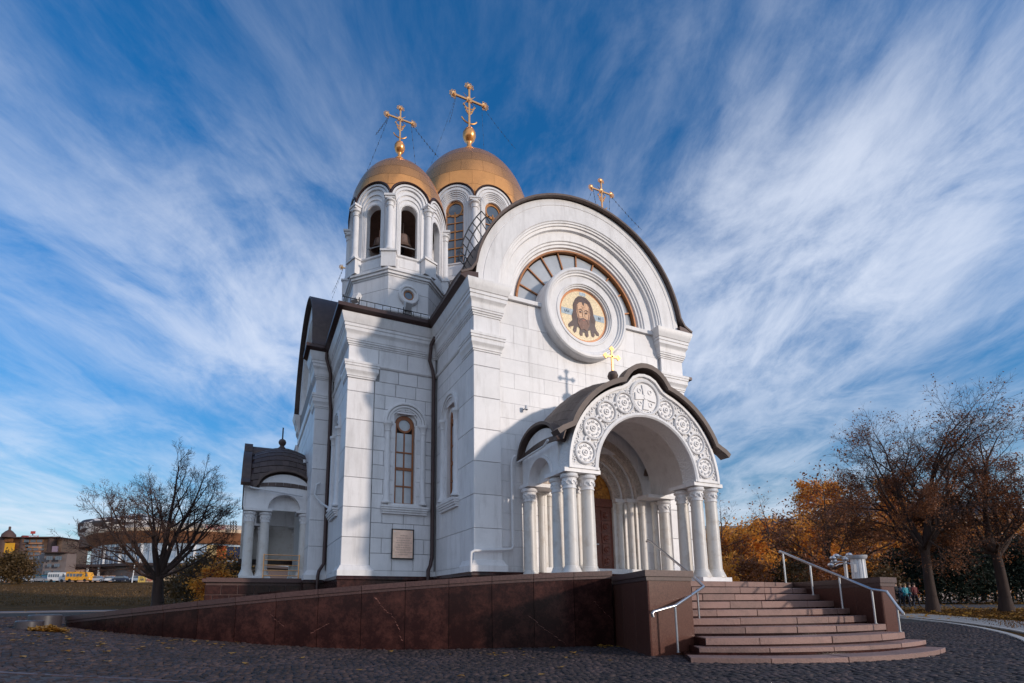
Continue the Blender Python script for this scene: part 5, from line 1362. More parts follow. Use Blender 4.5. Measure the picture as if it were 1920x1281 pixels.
# handrails
def handrail(label, rail, posts, loc):
    t = thing('handrail', label, 'handrail', loc)
    part('rail', MB().tube(rail, .029, 12), M_steel, t)
    for a, b in posts:
        part('post', MB().tube([a, b], .021, 10), M_steel, t)
        part('post_foot', MB().lathe([(0, 0), (.04, 0), (.04, .008), (0, .010)], (a.x, a.y), 12, a.z), M_steel, t)
def up(p, y, x=None):
    """point above p that shows at picture height y"""
    lo, hi = 0, 3.0
    for _ in range(40):
        m = (lo+hi)/2; q = p+Vector((0, 0, m)); d = q-EYE; yy = PY-FPX*d.dot(_u)/d.dot(_f)
        if yy > y: lo = m
        else: hi = m
    return p+Vector((0, 0, lo))
b1 = zpix(1271.5, 1223.4, ZT[0]); b2 = at(1312, 1174, 10.95)
t1 = up(b1, 1136); t2 = up(b2, 1104)
e0 = at(1224, 1150, (t1-EYE).dot(_f)-.12); e1 = at(1320, 1100, (t2-EYE).dot(_f)+.0)
rail = [e0+Vector((0, 0, -.07)), e0+Vector((-.015, 0, -.01)), e0+Vector((.03, .01, .03)), t1, t1.lerp(e1, .97), e1+Vector((0, .02, .01)), at(1306, 1087, (e1-EYE).dot(_f)+.25), at(1300, 1081, (e1-EYE).dot(_f)+.5), at(1256, 1045, 13.3), at(1222, 1017, 14.2), at(1214, 1013, 14.4), at(1212, 1016, 14.45)]
handrail('bent steel handrail passing the left pier of the steps', rail, [(b1, t1-Vector((0, 0, .02))), (b2, t2)], (b1.x, b1.y, 0))
bs = [((1473.6, 1093.2), 1036, 14.35), ((1525, 1116), 1058, 13.1), ((1580.2, 1141), 1080, 12.2), ((1642.2, 1169.5), 1105, 11.35), ((1688, 1185), 1137, 11.0)]
pp = []; rl_ = []
for (x, y), yt, d in bs:
    b = at(x, y, d); t = up(b, yt); pp.append((b, t)); rl_.append(t)
h0 = rl_[0]+(rl_[0]-rl_[1])*.12; h1 = at(1662, 1109, 11.25); h2 = at(1692, 1155, 10.9); 
rail = [h0+Vector((-.02, 0, -.05)), h0, rl_[0], rl_[1], rl_[2], rl_[3], h1, rl_[4]+Vector((0, 0, .01)), at(1693, 1150, 10.95), at(1693.5, 1153, 10.95)]
handrail('long steel handrail down the right side of the steps', rail, pp, (pp[0][0].x, pp[0][0].y, 0))

# granite drums at the far end of the ramp and the leaf pile
def low_drum(x0, x1, ytop, ybot, d, label):
    a = at(x0, ybot, d); b = at(x1, ybot, d); c = (a+b)/2; r = (b-a).length/2; z0 = float(ground_z(c.x, c.y))-.1; z1 = at((x0+x1)/2, ytop, d).z
    o = part('granite_drum', MB().lathe([(0, z0), (r, z0), (r, z1-.02), (r-.02, z1), (0, z1)], (c.x, c.y), 40), material('dark_granite_drum', (0.060, 0.052, 0.060), .35, nscale=30, var=.3)); tag(o, label, 'stone block')
    return c, r, z1
dc, dr, dz_ = low_drum(58, 109, 1153, 1170, 13.6, 'taller round granite block at the foot of the ramp wall')
low_drum(33, 76, 1164, 1177, 12.9, 'lower round granite block in front of the taller one')
def leaf_scatter(name, pts, size, mat, flatness=.25, kind='stuff', label=None):
    n = len(pts); a = rng.random(n)*2*pi; s = size*(.6+.8*rng.random(n)); t = rng.normal(0, flatness, (n, 2)); vs = []; fs = []
    prof = [(-1, 0), (-.3, -.62), (.6, -.5), (1.1, 0), (.6, .5), (-.3, .62)]
    for i in range(n):
        c, q = cos(a[i]), sin(a[i])
        for u, v in prof:
            lx, ly = u*s[i], v*s[i]; vs.append((pts[i][0]+lx*c-ly*q, pts[i][1]+lx*q+ly*c, pts[i][2]+.012+abs(lx*t[i, 0]+ly*t[i, 1])))
        fs.append(tuple(range(i*6, i*6+6)))
    o = part(name, MB().add(vs, fs), mat); o['kind'] = kind
    return o
lf = []
def sc_px(x0, x1, y0, y1, n, pw=1.0):
    for _ in range(n):
        p = gp(random.uniform(x0, x1), y0+(y1-y0)*random.random()**pw); lf.append((p.x, p.y, p.z+.022))
sc_px(0, 200, 1170, 1215, 70, 1.4); sc_px(180, 480, 1195, 1222, 34); sc_px(430, 640, 1205, 1240, 12); sc_px(900, 1215, 1208, 1240, 16); sc_px(0, 300, 1140, 1170, 40); sc_px(640, 1200, 1210, 1275, 16); sc_px(0, 500, 1225, 1265, 10)
for _ in range(26):
    p = gp(random.gauss(1140, 14), random.gauss(1213, 3)); lf.append((p.x, p.y, p.z+.022))
leaf_scatter('fallen_leaves', lf, .058, M_lyel)
pl_ = []
for _ in range(900):
    x = random.gauss(88, 20); y = 1173+random.random()**.7*9-(x-88)*.10
    if x < 54 or x > 132: continue
    r_ = at(x, y, 12.6-.4*random.random()); z = float(ground_z(r_.x, r_.y)); hz = max(0, .10*(1-abs(x-95)/45))
    pl_.append((r_.x, r_.y, z+.02+hz*random.random()))
leaf_scatter('leaf_pile', pl_, .045, M_lyel, .5)

# ================================================================== TREES
def tube_arrays(segs, sides):
    """segs: (p0,p1,r0,r1) arrays -> verts, faces (joined tapered sticks)"""
    P0, P1, r0, r1 = [np.array(a) for a in zip(*segs)]
    d = P1-P0; L = np.linalg.norm(d, axis=1, keepdims=True); d = d/np.maximum(L, 1e-6)
    ref = np.where(np.abs(d[:, 2:3]) > .9, np.array([[1., 0, 0]]), np.array([[0, 0, 1.]])); a = np.cross(d, ref); a /= np.linalg.norm(a, axis=1, keepdims=True); b = np.cross(d, a)
    n = len(P0); V = np.zeros((n, 2*sides, 3))
    for q in range(sides):
        t = 2*pi*q/sides; o = a*cos(t)+b*sin(t); V[:, q] = P0+o*r0[:, None]; V[:, sides+q] = P1+o*r1[:, None]
    F = np.array([(q, (q+1) % sides, sides+(q+1) % sides, sides+q) for q in range(sides)])
    return V.reshape(-1, 3), (F[None]+np.arange(n)[:, None, None]*2*sides).reshape(-1, 4)
def quick_mesh(name, V, F, mat, smooth=True):
    me = bpy.data.meshes.new(name); k = F.shape[1]
    me.vertices.add(len(V)); me.vertices.foreach_set('co', V.astype(np.float32).ravel()); me.loops.add(F.size); me.loops.foreach_set('vertex_index', F.ravel().astype(np.int32))
    me.polygons.add(len(F)); me.polygons.foreach_set('loop_start', np.arange(len(F), dtype=np.int32)*k); me.polygons.foreach_set('loop_total', np.full(len(F), k, dtype=np.int32))
    me.update(); me.materials.append(mat)
    if smooth: me.polygons.foreach_set('use_smooth', [True]*len(F))
    return me
def skeleton(R, H, trunk_h, trunk_r, forks, levels=5, spread=.55, up_bias=.25, droop=0.0, leader=False, len0=None, decay=.72, nsub=(5, 6), jag=.10):
    segs = [[] for _ in range(levels+1)]; tips = []
    def branch(p, d, L, r, lv):
        n = 5 if lv < 2 else 4; q = np.array(p, float); dd = np.array(d, float); rr = r
        pts = [(q.copy(), dd.copy(), r)]
        for i in range(n):
            dd = dd+R.normal(0, jag, 3); dd[2] += up_bias*.12-(droop*.1 if lv >= 2 else 0); dd /= np.linalg.norm(dd)
            q2 = q+dd*L/n; r2 = r*(1-.62*(i+1)/n); segs[lv].append((q.copy(), q2.copy(), rr, r2)); q = q2; rr = r2; pts.append((q.copy(), dd.copy(), r2))
        if lv >= levels: tips.append((q, dd)); return
        k = R.integers(*nsub) if lv else R.integers(nsub[0]+1, nsub[1]+2)
        for j in range(k):
            f = .22+.75*(j+R.random()*.6)/k; i = min(n-1, int(f*n)); base, bd, br = pts[i+1]
            perp = np.cross(bd, R.normal(0, 1, 3)); perp /= np.linalg.norm(perp); nd = bd*(1-spread)+perp*spread*(.8+.5*R.random()); nd /= np.linalg.norm(nd)
            branch(base, nd, L*decay*(.65+.5*R.random())*(1.15-f*.45), max(.007, br*.62), lv+1)
        branch(q, dd, L*decay*.8, rr*.9, lv+1)
    q = np.array([0., 0, 0]); d = np.array([0, 0, 1.]); top = trunk_h
    for i in range(4):
        q2 = q+np.array([R.normal(0, .03), R.normal(0, .03), trunk_h/4]); f0, f1 = 1-.07*i, 1-.07*(i+1)
        if i == 0: segs[0].append((q-np.array([0, 0, .3]), q, trunk_r*1.5, trunk_r*1.32)); f0 = 1.32
        segs[0].append((q, q2, trunk_r*f0, trunk_r*f1)); q = q2
    for (az, el, Ls, rs) in forks:
        dd = np.array([sin(az)*cos(el), cos(az)*cos(el), sin(el)]); branch(q-np.array([0, 0, R.random()*trunk_h*.12]), dd, Ls*H, trunk_r*rs, 1)
    return segs, tips
def make_tree(name, label, loc, H, trunk_h, trunk_r, forks, seed, leaves=0, leafmat_=None, leafsize=.1, group=None, levels=5, rot=0, wood=M_bark, clump=.25, **kw):
    R = np.random.default_rng(seed); segs, tips = skeleton(R, H, trunk_h, trunk_r, forks, levels, **kw)
    t = thing(name, label, 'tree', loc, group)
    low = [s for l in segs[:3] for s in l]; V, F = tube_arrays(low, 8); tr = part('trunk', quick_mesh('trunk', V, F, wood), None, t, Matrix.Translation(loc))
    hi = [s for l in segs[3:] for s in l]
    if hi: V, F = tube_arrays(hi, 3); part('twigs', quick_mesh('twigs', V, F, M_twig), None, t, Matrix.Translation(loc))
    if leaves:
        tp = np.array([a for a, _ in tips]); K_ = max(1, int(len(tp)*.30)); ctr = tp[R.integers(0, len(tp), 1+int(len(tp)**.5*1.2))]; dd = np.min(np.linalg.norm(tp[:, None]-ctr[None], axis=2), axis=1) if len(tp) < 40000 else R.random(len(tp)); ok_ = np.argsort(dd)[:K_]; mixs = np.where(R.random(leaves) < .72, ok_[R.integers(0, K_, leaves)], R.integers(0, len(tp), leaves)); c = tp[mixs]+R.normal(0, clump, (leaves, 3))
        leaf_cloud(R, c, leafsize, leafmat_, t, loc)
    return t
def leaf_cloud(R, c, size, mat, parent, loc, name='crown'):
    n = len(c); a = R.normal(0, 1, (n, 3)); a /= np.linalg.norm(a, axis=1, keepdims=True); b = np.cross(a, R.normal(0, 1, (n, 3))); b /= np.linalg.norm(b, axis=1, keepdims=True)
    s = (size*(.55+.9*R.random(n)))[:, None]; V = np.stack([c-a*s, c+b*s*.6, c+a*s, c-b*s*.6], 1).reshape(-1, 3); F = np.arange(4*n).reshape(-1, 4)
    part(name, quick_mesh(name, V, F, mat, False), None, parent, Matrix.Translation(loc))
def G(x, y, d):
    p = at(x, y, d); return (p.x, p.y, float(ground_z(p.x, p.y)))
def forks_round(R, n, el=(50, 75), L=(.28, .36), rs=(.4, .55), az0=0):
    return [(az0+2*pi*i/n+R.normal(0, .25), radians(R.uniform(*el)), R.uniform(*L), R.uniform(*rs)) for i in range(n)]
Rf = np.random.default_rng(3)
loc = G(295, 1133, 25); loc = (loc[0], loc[1], loc[2]-.1)
fk = [(a, radians(e), L, r) for a, e, L, r in [(-1.9, 30, .38, .38), (-1.4, 50, .42, .44), (-.9, 68, .46, .45), (.2, 82, .52, .5), (1.2, 72, .48, .5), (1.6, 54, .42, .45), (1.9, 32, .38, .38), (3.0, 62, .38, .34), (-2.3, 18, .30, .26), (2.1, 16, .32, .26)]]
make_tree('bare_tree', 'wide leafless tree behind the ramp wall in front of the round arena', loc, 7.8, 1.7, .29, fk, 21, leaves=1100, leafmat_=M_lrust, leafsize=.03, levels=5, spread=.50, up_bias=.45, decay=.58, nsub=(5, 7), jag=.08, clump=.12)
loc = G(1750, 1150, 30)
fk = [(a, radians(e), L, r) for a, e, L, r in [(-.9, 35, .30, .42), (-1.3, 55, .38, .5), (-.4, 78, .46, .62), (.6, 80, .50, .7), (1.6, 62, .40, .55), (1.9, 40, .34, .45), (3.0, 55, .34, .4), (.0, 50, .32, .4), (-2.0, 25, .26, .34), (1.2, 20, .28, .34), (-1.0, 10, .28, .3)]]
make_tree('lawn_tree', 'tall half bare tree with rusty leaves, the nearer left one on the lawn', loc, 11.0, 3.6, .29, fk, 5, leaves=24000, leafmat_=M_lrust, leafsize=.048, levels=5, spread=.50, up_bias=.35, decay=.66, nsub=(4, 7), droop=.3, clump=.14)
loc = G(1888, 1148, 30)
make_tree('lawn_tree', 'tall half bare tree with rusty leaves at the right edge of the picture', loc, 9.6, 3.3, .31, fk[::-1], 8, leaves=22000, leafmat_=M_lrust, leafsize=.048, levels=5, spread=.50, up_bias=.35, decay=.66, nsub=(4, 7), droop=.3, clump=.14)
def bg_tree(x, ybase, d, ytop, label, seed, leaves, mat, size, wd=.5, trunk=.25, levels=4, name='park_tree', group=None):
    p = G(x, ybase, d); top = at(x, ytop, d).z; H = max(2.5, top-p[2]); R = np.random.default_rng(seed)
    fk_ = forks_round(R, 7, (25, 72), (wd*.5, wd*.75), (.4, .55), R.random()*6)+[(0, radians(86), .42, .6)]
    make_tree(name, label, p, H, H*trunk, .018*H+.04, fk_, seed, leaves, mat, size, levels=levels, spread=.52, up_bias=.3, decay=.60, nsub=(3, 5), clump=H*.05, group=group)
bg_tree(1558, 1092, 44, 862, 'dark trunked half bare tree behind the right parapet', 31, 3200, M_lrust, .12, .52, levels=5)
bg_tree(1443, 1092, 56, 912, 'leafless topped tree rising above the golden hedge of trees', 32, 700, M_lrust, .12, .45, levels=5)
bg_tree(1352, 1092, 48, 925, 'bare tree half hidden behind the right porch columns', 33, 900, M_lrust, .12, .5, levels=5)
def crown_tree(x, ybase, d, ytop, rw, label, seed, mat, n, size, name='golden_tree', shape='round', group=None):
    """leafy tree: trunk with limbs, leaves gathered in clumps through the crown volume"""
    p = G(x, ybase, d); H = at(x, ytop, d).z-p[2]; R = np.random.default_rng(seed)
    fk_ = forks_round(R, 6, (35, 75), (.26, .36), (.4, .5)); segs, tips = skeleton(R, H, H*.22, .022*H, fk_, 3, spread=.45, nsub=(2, 4))
    t = thing(name, label, 'tree', p, group); V, F = tube_arrays([s for l in segs for s in l], 5); part('trunk', quick_mesh('trunk', V, F, M_bark), None, t, Matrix.Translation(p))
    k = 46; cz = R.random(k); 
    if shape == 'round': rr = rw*np.sqrt(np.clip(1-(2*cz-1)**2, .05, 1))
    elif shape == 'column': rr = rw*np.clip(np.sin(np.clip(cz*.9+.08, 0, 1)*pi), .25, 1)**.5
    else: rr = rw*(1.02-cz)
    a = R.random(k)*2*pi; q = np.sqrt(R.random(k))
    cc_ = np.stack([rr*q*np.cos(a), rr*q*np.sin(a), H*(.16+.80*cz)], -1); cs = rw*R.uniform(.16, .34, k)
    sel = R.integers(0, k, n); c = cc_[sel]+R.normal(0, 1, (n, 3))*cs[sel][:, None]*np.array([1, 1, .75])
    leaf_cloud(R, c, size, mat, t, p)
    return t
GG = 'golden autumn trees behind the steps'
GLAB = ['leftmost high golden tree, just right of the porch columns', 'small golden tree in front of its taller neighbours beside the porch columns', 'rusty golden tree below the leafless treetop', 'golden tree under the green roofed house', 'broad golden tree below the pale gabled house', 'rusty tree left of the chrome lamp cluster', 'golden tree standing below the two poplars', 'golden tree behind the fluted pillar', 'wide rusty tree between the pillar and the first lawn tree', 'golden tree directly behind the trunk of the first lawn tree', 'golden tree between the two lawn trees', 'far rusty tree above the dark spruces', 'golden tree at the far right behind the second lawn tree', 'low golden tree glimpsed between the right porch columns']
gold = [(1372, 985, 60, 3.4), (1400, 1000, 52, 2.6), (1430, 975, 66, 3.6), (1468, 990, 58, 3.0), (1500, 968, 70, 4.0), (1535, 985, 55, 2.8), (1585, 975, 62, 3.4), (1622, 985, 68, 3.8), (1660, 965, 74, 4.2), (1715, 975, 66, 3.6), (1840, 985, 70, 4.2), (1800, 975, 85, 5), (1900, 960, 80, 4.6), (1345, 1005, 50, 2.2)]
for i, (x, yt, d, rw) in enumerate(gold):
    crown_tree(x, 1100, d, yt, rw, GLAB[i], 100+i, [M_lgold, M_lgold, M_lgold, M_lrust][i % 4], 6500, .16, group=GG)
for i, (x, yt, d, rw) in enumerate([(1538, 889, 78, 2.6), (1582, 884, 80, 2.6), (1693, 880, 76, 2.8)]):
    crown_tree(x, 1100, d, yt, rw, ['left of two tall golden poplars with a gap of sky between them', 'right of two tall golden poplars with a gap of sky between them', 'tall golden poplar behind the first lawn tree'][i], 130+i, M_lgold, 8000, .17, 'poplar', 'column')
for i, (x, yt, d, rw, m) in enumerate([(1378, 1045, 40, 1.5, 0), (1410, 1050, 38, 1.4, 1), (1448, 1040, 42, 1.7, 0), (1492, 1052, 38, 1.4, 2), (1530, 1046, 40, 1.5, 1), (1350, 1050, 36, 1.2, 0), (1640, 1050, 44, 2.0, 2), (1600, 1046, 46, 1.8, 0)]):
    crown_tree(x, 1108, d, yt, rw, ['low golden shrub, second from the porch columns behind the landing', 'low rusty shrub behind the middle of the top step', 'low golden shrub left of the upper end of the long handrail', 'dark olive shrub under the upper end of the long handrail', 'low rusty shrub left of the lamp cluster', 'leftmost golden shrub touching the porch columns', 'dark olive shrub right of the fluted pillar', 'low golden shrub behind the fluted pillar'][i], 150+i, [M_lgold, M_lrust, M_lolive][m], 3000, .10, 'autumn_shrub', group='shrubs behind the landing')
for i, (x, yt, d, rw) in enumerate([(1760, 1010, 46, 3.2), (1812, 1020, 44, 3.0), (1700, 1030, 50, 2.6), (1868, 1005, 48, 3.4), (1925, 1010, 44, 3.2)]):
    crown_tree(x, 1125, d, yt, rw, ['dark spruce behind the trunk of the first lawn tree', 'dark spruce midway between the two lawn trees', 'dark spruce behind the group of people', 'tallest dark spruce left of the second lawn trunk', 'dark spruce cut by the right edge of the picture'][i], 170+i, M_lspruce, 11000, .10, 'spruce_tree', 'cone', group='dark spruces behind the lawn')
# left side vegetation
crown_tree(22, 1098, 110, 1040, 3.4, 'dark olive tree at the left edge in front of the shopping centre', 190, M_lolive, 5500, .22, 'roadside_tree')
for i, (x, yt, d, rw) in enumerate([(372, 1045, 40, 1.7), (408, 1035, 44, 2.2), (440, 1050, 38, 1.5), (350, 1062, 46, 1.8), (395, 1062, 36, 1.2)]):
    crown_tree(x, 1128, d, yt, rw, ['olive shrub right of the bare tree trunk', 'golden shrub in the middle of the group beside the side porch', 'olive shrub touching the side porch columns', 'leftmost olive shrub nearest the bare tree', 'low golden shrub in front of the olive ones'][i], 200+i, [M_lolive, M_lgold, M_lolive][i % 3], 3200, .10, 'autumn_shrub', group='shrubs left of the side porch')
# tufts of grass and leaves on the lawn and bank
def tufts(name, n, fn, size, mat):
    pts = []
    while len(pts) < n:
        p = fn()
        if p is not None: pts.append(p)
    P = np.array(pts); a = rng.random(n)*pi; h = size*(.5+rng.random(n)); dx = np.cos(a)*size*.35; dy = np.sin(a)*size*.35; lean = rng.normal(0, size*.3, (n, 2))
    V = np.stack([P-np.stack([dx, dy, 0*dx], -1), P+np.stack([dx, dy, 0*dx], -1), P+np.stack([lean[:, 0], lean[:, 1], h], -1)], 1).reshape(-1, 3)
    o = part(name, quick_mesh(name, V, np.arange(3*n).reshape(-1, 3), mat, False), None); o['kind'] = 'stuff'
def lawn_pt():
    p = gp(random.uniform(1600, 1930), random.uniform(1140, 1180))
    return None if bool(left_of_kerb(np.array([p.x*.80]), np.array([p.y*.80]))[0]) or p.z > 3 else (p.x+random.gauss(0, .3), p.y+random.gauss(0, .3), p.z)
tufts('lawn_grass', 5000, lawn_pt, .07, M_grass)
lf2 = []
for _ in range(900):
    p = gp(random.uniform(1640, 1930), random.choice([random.gauss(1144, 1.5), random.gauss(1131, 1.2), random.uniform(1126, 1165)]))
    lf2.append((p.x, p.y, p.z+.05))
leaf_scatter('lawn_leaves', lf2, .09, M_lyel, .5)
def bank_pt():
    x = random.uniform(-20, 470); y = random.uniform(1096, 1136); p = gp(x, y); return (p.x, p.y, p.z)
tufts('bank_grass', 5000, bank_pt, .16, leafmat('dry_bank_grass', (0.16, 0.085, 0.025), (0.07, 0.042, 0.016), .2))

# ================================================================== LEFT BACKGROUND
YB = 6.5
def road():
    a = []; 
    for D in (131, 139):
        for x in (-60, 520): p = EYE+ray(x, 1094)*D; a.append((p.x, p.y, YB+.03))
    part('street', MB().add(a, [(0, 1, 3, 2)]), M_asph, kind='structure')
road()
VX = Vector((_r.x, _r.y, 0)).normalized(); VF = Vector((_f.x, _f.y, 0)).normalized()
def vframe(p, ang=0): 
    c, s = cos(ang), sin(ang); U = VX*c+VF*s; I = -VX*s+VF*c
    return Matrix(((U.x, I.x, 0, p[0]), (U.y, I.y, 0, p[1]), (0, 0, 1, p[2]), (0, 0, 0, 1)))
paints = {}
def paint(c):
    k = str(c)
    if k not in paints: paints[k] = material('car_paint_%d' % len(paints), c, .3, nscale=2, var=.06, spec=.5)
    return paints[k]
def car(x, d, col, label, L=4.3, H=1.45, flip=1, hatch=False):
    p = at(x, 1094, d); p.z = YB+.03; t = thing('parked_car', label, 'car', tuple(p), 'cars parked along the street')
    T = vframe(p) @ Matrix.Scale(flip, 4, (1, 0, 0)); l = L/2
    b = MB(); b.T = T; b.prism([(-l, .3), (-l+.05, .75), (-l+.8, .88), (l-1.2, .92), (l-.1, .80), (l, .35)], -.85, .85)
    part('body', b, paint(col), t)
    roof_ = [(-l+.25, .86), (-l+.75, H-.08), (-l+1.2, H), (.55, H), (1.15, .90)] if hatch else [(-l+.75, .86), (-l+1.35, H-.05), (-l+1.7, H), (.45, H), (1.15, .90)]
    b = MB(); b.T = T; b.prism(roof_, -.70, .70); part('cabin_glass', b, M_glass, t)
    b = MB(); b.T = T; b.prism([(q[0]*1.0, q[1]+.012) for q in roof_[1:-1]]+[(roof_[-2][0], H-.07), (roof_[1][0], H-.10)], -.72, .72); part('roof_panel', b, paint(col), t)
    for wx in (-l+.85, l-.85):
        for wy in (-.87, .70):
            b = MB(); b.T = T; b.arc(wx, .32, [(.32, wy), (.32, wy+.17), (.001, wy+.17), (.001, wy)], 0, 360, 14); w_ = part('wheel', b, M_black, t)
            b = MB(); b.T = T; b.arc(wx, .32, [(.18, wy-.01), (.18, wy+.0), (.001, wy+.0), (.001, wy-.01)], 0, 360, 10); part('hub_cap', b, M_steel, w_)
    for sy in (-.6, .6):
        b = MB(); b.T = T; b.box(l-.03, l+.01, sy-.14, sy+.14, .60, .74); part('headlight', b, M_white, t)
car(7, 132, (.5, .5, .52), 'silver car at the left edge of the street')
car(27, 133, (.05, .055, .07), 'dark car partly behind the first silver one', hatch=True)
car(38, 131, (.42, .44, .48), 'grey silver saloon left of the white estate car')
car(52, 132, (.72, .72, .72), 'white estate car in front of the blue kiosk', hatch=True, flip=-1)
car(66, 133, (.03, .035, .05), 'black car right of the white estate car')
car(77, 132, (.30, .30, .32), 'dark grey car beside the white minibus')
car(183, 132, (.45, .5, .58), 'pale blue silver car behind the yellow minibus')
car(206, 133, (.72, .72, .72), 'white saloon car right of the yellow minibus')
car(229, 132, (.02, .028, .06), 'dark blue car right of the white saloon', hatch=True)
car(256, 133, (.35, .42, .5), 'blue grey car beside the street billboard')
def minibus(x0, x1, d, col, label, stripe=None):
    a = at(x0, 1094, d); b_ = at(x1, 1094, d); p = (a+b_)/2; p.z = YB+.03; L = (b_-a).length; l = L/2; T = vframe(p); H = 2.45
    t = thing('minibus', label, 'minibus', tuple(p))
    b = MB(); b.T = T; b.prism([(-l, .4), (-l+.05, H-.2), (-l+.25, H), (l-.9, H), (l-.5, H-.15), (l-.15, 1.3), (l, 1.05), (l, .4)], -1.0, 1.0); part('body', b, paint(col), t)
    n = 5; w_ = (L-1.9)/n
    for i in range(n):
        b = MB(); b.T = T; b.box(-l+.25+i*w_, -l+.25+(i+1)*w_-.12, -1.012, -1.0, 1.25, 2.0); part('window', b, M_glass, t)
    b = MB(); b.T = T; b.prism([(l-.95, 1.25), (l-.9, 2.15), (l-.60, 2.1), (l-.28, 1.3)], -1.015, 1.015); part('windscreen', b, M_glass, t)
    for wx in (-l+1.1, l-1.0):
        for wy in (-1.02, .85):
            b = MB(); b.T = T; b.arc(wx, .38, [(.38, wy), (.38, wy+.2), (.001, wy+.2), (.001, wy)], 0, 360, 14); part('wheel', b, M_black, t)
    for sy in (-.75, .75):
        b = MB(); b.T = T; b.box(l-.02, l+.015, sy-.15, sy+.15, .70, .90); part('headlight', b, M_white, t)
minibus(93, 128, 133, (.70, .70, .70), 'white minibus parked behind the yellow one')
minibus(127, 171, 131, (.85, .38, .02), 'bright yellow minibus on the street')
def sbox(name, label, cat, x0, x1, y0, y1, d, depth, mat, th=None):
    a = at(x0, y1, d); b = at(x1, y1, d); p = (a+b)/2; z0 = a.z; z1 = at(x0, y0, d).z; T = vframe((p.x, p.y, 0)); l = (b-a).length/2
    q = MB(); q.T = T; q.box(-l, l, 0, depth, z0, z1)
    return tag(part(name, q, mat), label, cat), T, l, z0, z1
M_teal = material('teal_kiosk_paint', (.02, .10, .15), .5)
o, *_ = sbox('kiosk', 'low blue kiosk behind the parked cars', 'kiosk', 48, 80, 1078, 1093, 138, 4, M_teal)
# billboard banner with 14
M_ban = material('cream_banner', (.72, .52, .32), .6, nscale=.5, var=.15); M_bany = material('yellow_banner', (.75, .50, .12), .6)
bb = thing('street_banner', 'long cream banner with blue number 14 along the street', 'banner', tuple(at(300, 1094, 128)))
def flatbox(parent, nm, x0, x1, y0, y1, d, th, mat):
    a = at(x0, y1, d); b = at(x1, y1, d); z1 = at(x0, y0, d).z; T = vframe((a.x, a.y, 0)); q = MB(); q.T = T; q.box(0, (b-a).length, 0, th, a.z, z1); return part(nm, q, mat, parent)
flatbox(bb, 'number_field', 258, 272, 1080.5, 1093, 128, .12, M_bany); flatbox(bb, 'banner_field', 272, 344, 1080.5, 1093, 128, .12, M_ban)
M_red = material('red_lettering', (.50, .06, .05), .6); M_blue = material('blue_lettering', (.02, .07, .16), .6)
def text(parent, s, x, y, hpx, d, mat, name='lettering', wscale=1.0):
    cu = bpy.data.curves.new('lettering', 'FONT'); cu.body = s; cu.extrude = .03
    p = at(x, y, d); cu.size = hpx*d/FPX*1.35; me_o = bpy.data.objects.new('tmp', cu); C.objects.link(me_o)
    dg = bpy.context.evaluated_depsgraph_get(); me = bpy.data.meshes.new_from_object(me_o.evaluated_get(dg)); bpy.data.objects.remove(me_o)
    me.materials.clear(); me.materials.append(mat)
    F = vframe(tuple(p)) @ Matrix.Rotation(radians(90), 4, 'X') @ Matrix.Scale(wscale, 4, (1, 0, 0)); me.transform(F)
    return part(name, me, None, parent)
text(bb, '14', 262.5, 1089, 5, 127.8, M_blue); text(bb, '8 (8 46) 97', 275, 1089.5, 4.6, 127.8, M_red)
# pole
tag(part('lamp_post', MB().tube([G(247, 1096, 118), Vector(G(247, 1096, 118))+Vector((.3, 0, 7.2))], .10, 8), M_white), 'slim white pole standing in front of the arena', 'pole')

# arena: round hall with flaring canopy
ar = thing('arena', 'round arena with a flaring brown canopy, glass front and patterned drum on top', 'arena', tuple(at(330, 1094, 190).xy)+(YB,))
dA = 205.0; cen = at(400, 1094, dA); cen.z = 0; sc_ = dA/FPX
RA = 41.5
M_can = material('brown_canopy', (.34, .15, .075), .6, nscale=.3, var=.4); M_edge = material('pale_canopy_edge', (.80, .60, .42), .6, nscale=.2, var=.2)
M_patt = material('patterned_drum_cladding', (.85, .78, .72), .6, nscale=.11, col2=(.055, .045, .045), mixlo=.49, mixhi=.51, detail=2)
mp = M_patt.node_tree.nodes.new('ShaderNodeMapping'); mp.inputs['Scale'].default_value = (1, 1, 4.0)
for l in list(M_patt.node_tree.links):
    if l.to_node.type == 'TEX_NOISE' and l.to_socket.name == 'Vector': s0 = l.from_socket; tn = l.to_node; M_patt.node_tree.links.remove(l); M_patt.node_tree.links.new(s0, mp.inputs[0]); M_patt.node_tree.links.new(mp.outputs[0], tn.inputs['Vector'])
M_afac = material('arena_beige_wall', (.62, .38, .26), .7, nscale=.3, var=.2)
nearD = dA-RA*.89
def zA(y, D): return at(900, y, D).z-0 if 0 else EYE.z+(1131.5-y)*D/FPX
zc1 = zA(1000, nearD+8); zc0 = zA(1022, nearD+8)
cxy = (cen.x, cen.y)
part('canopy_soffit', MB().lathe([(RA*.80, zA(1024, nearD+8)), (RA*.94, zA(1021, nearD+4)), (RA*.98, zA(1008, nearD+2)), (RA, zA(997, nearD))], cxy, 90), M_can, ar)
part('canopy_edge', MB().lathe([(RA, zA(997, nearD)), (RA+.1, zA(991, nearD)), (RA*.80, zA(986, nearD+12)), (0, zA(985, nearD+20))], cxy, 90), M_edge, ar)
gl = part('glass_front', MB().lathe([(RA*.93, zA(1059, nearD+4)), (RA*.93, zA(1021, nearD+4))], cxy, 90), material('arena_glass', (.16, .24, .34), .08, nscale=.4, col2=(.45, .52, .60), spec=.9), ar)
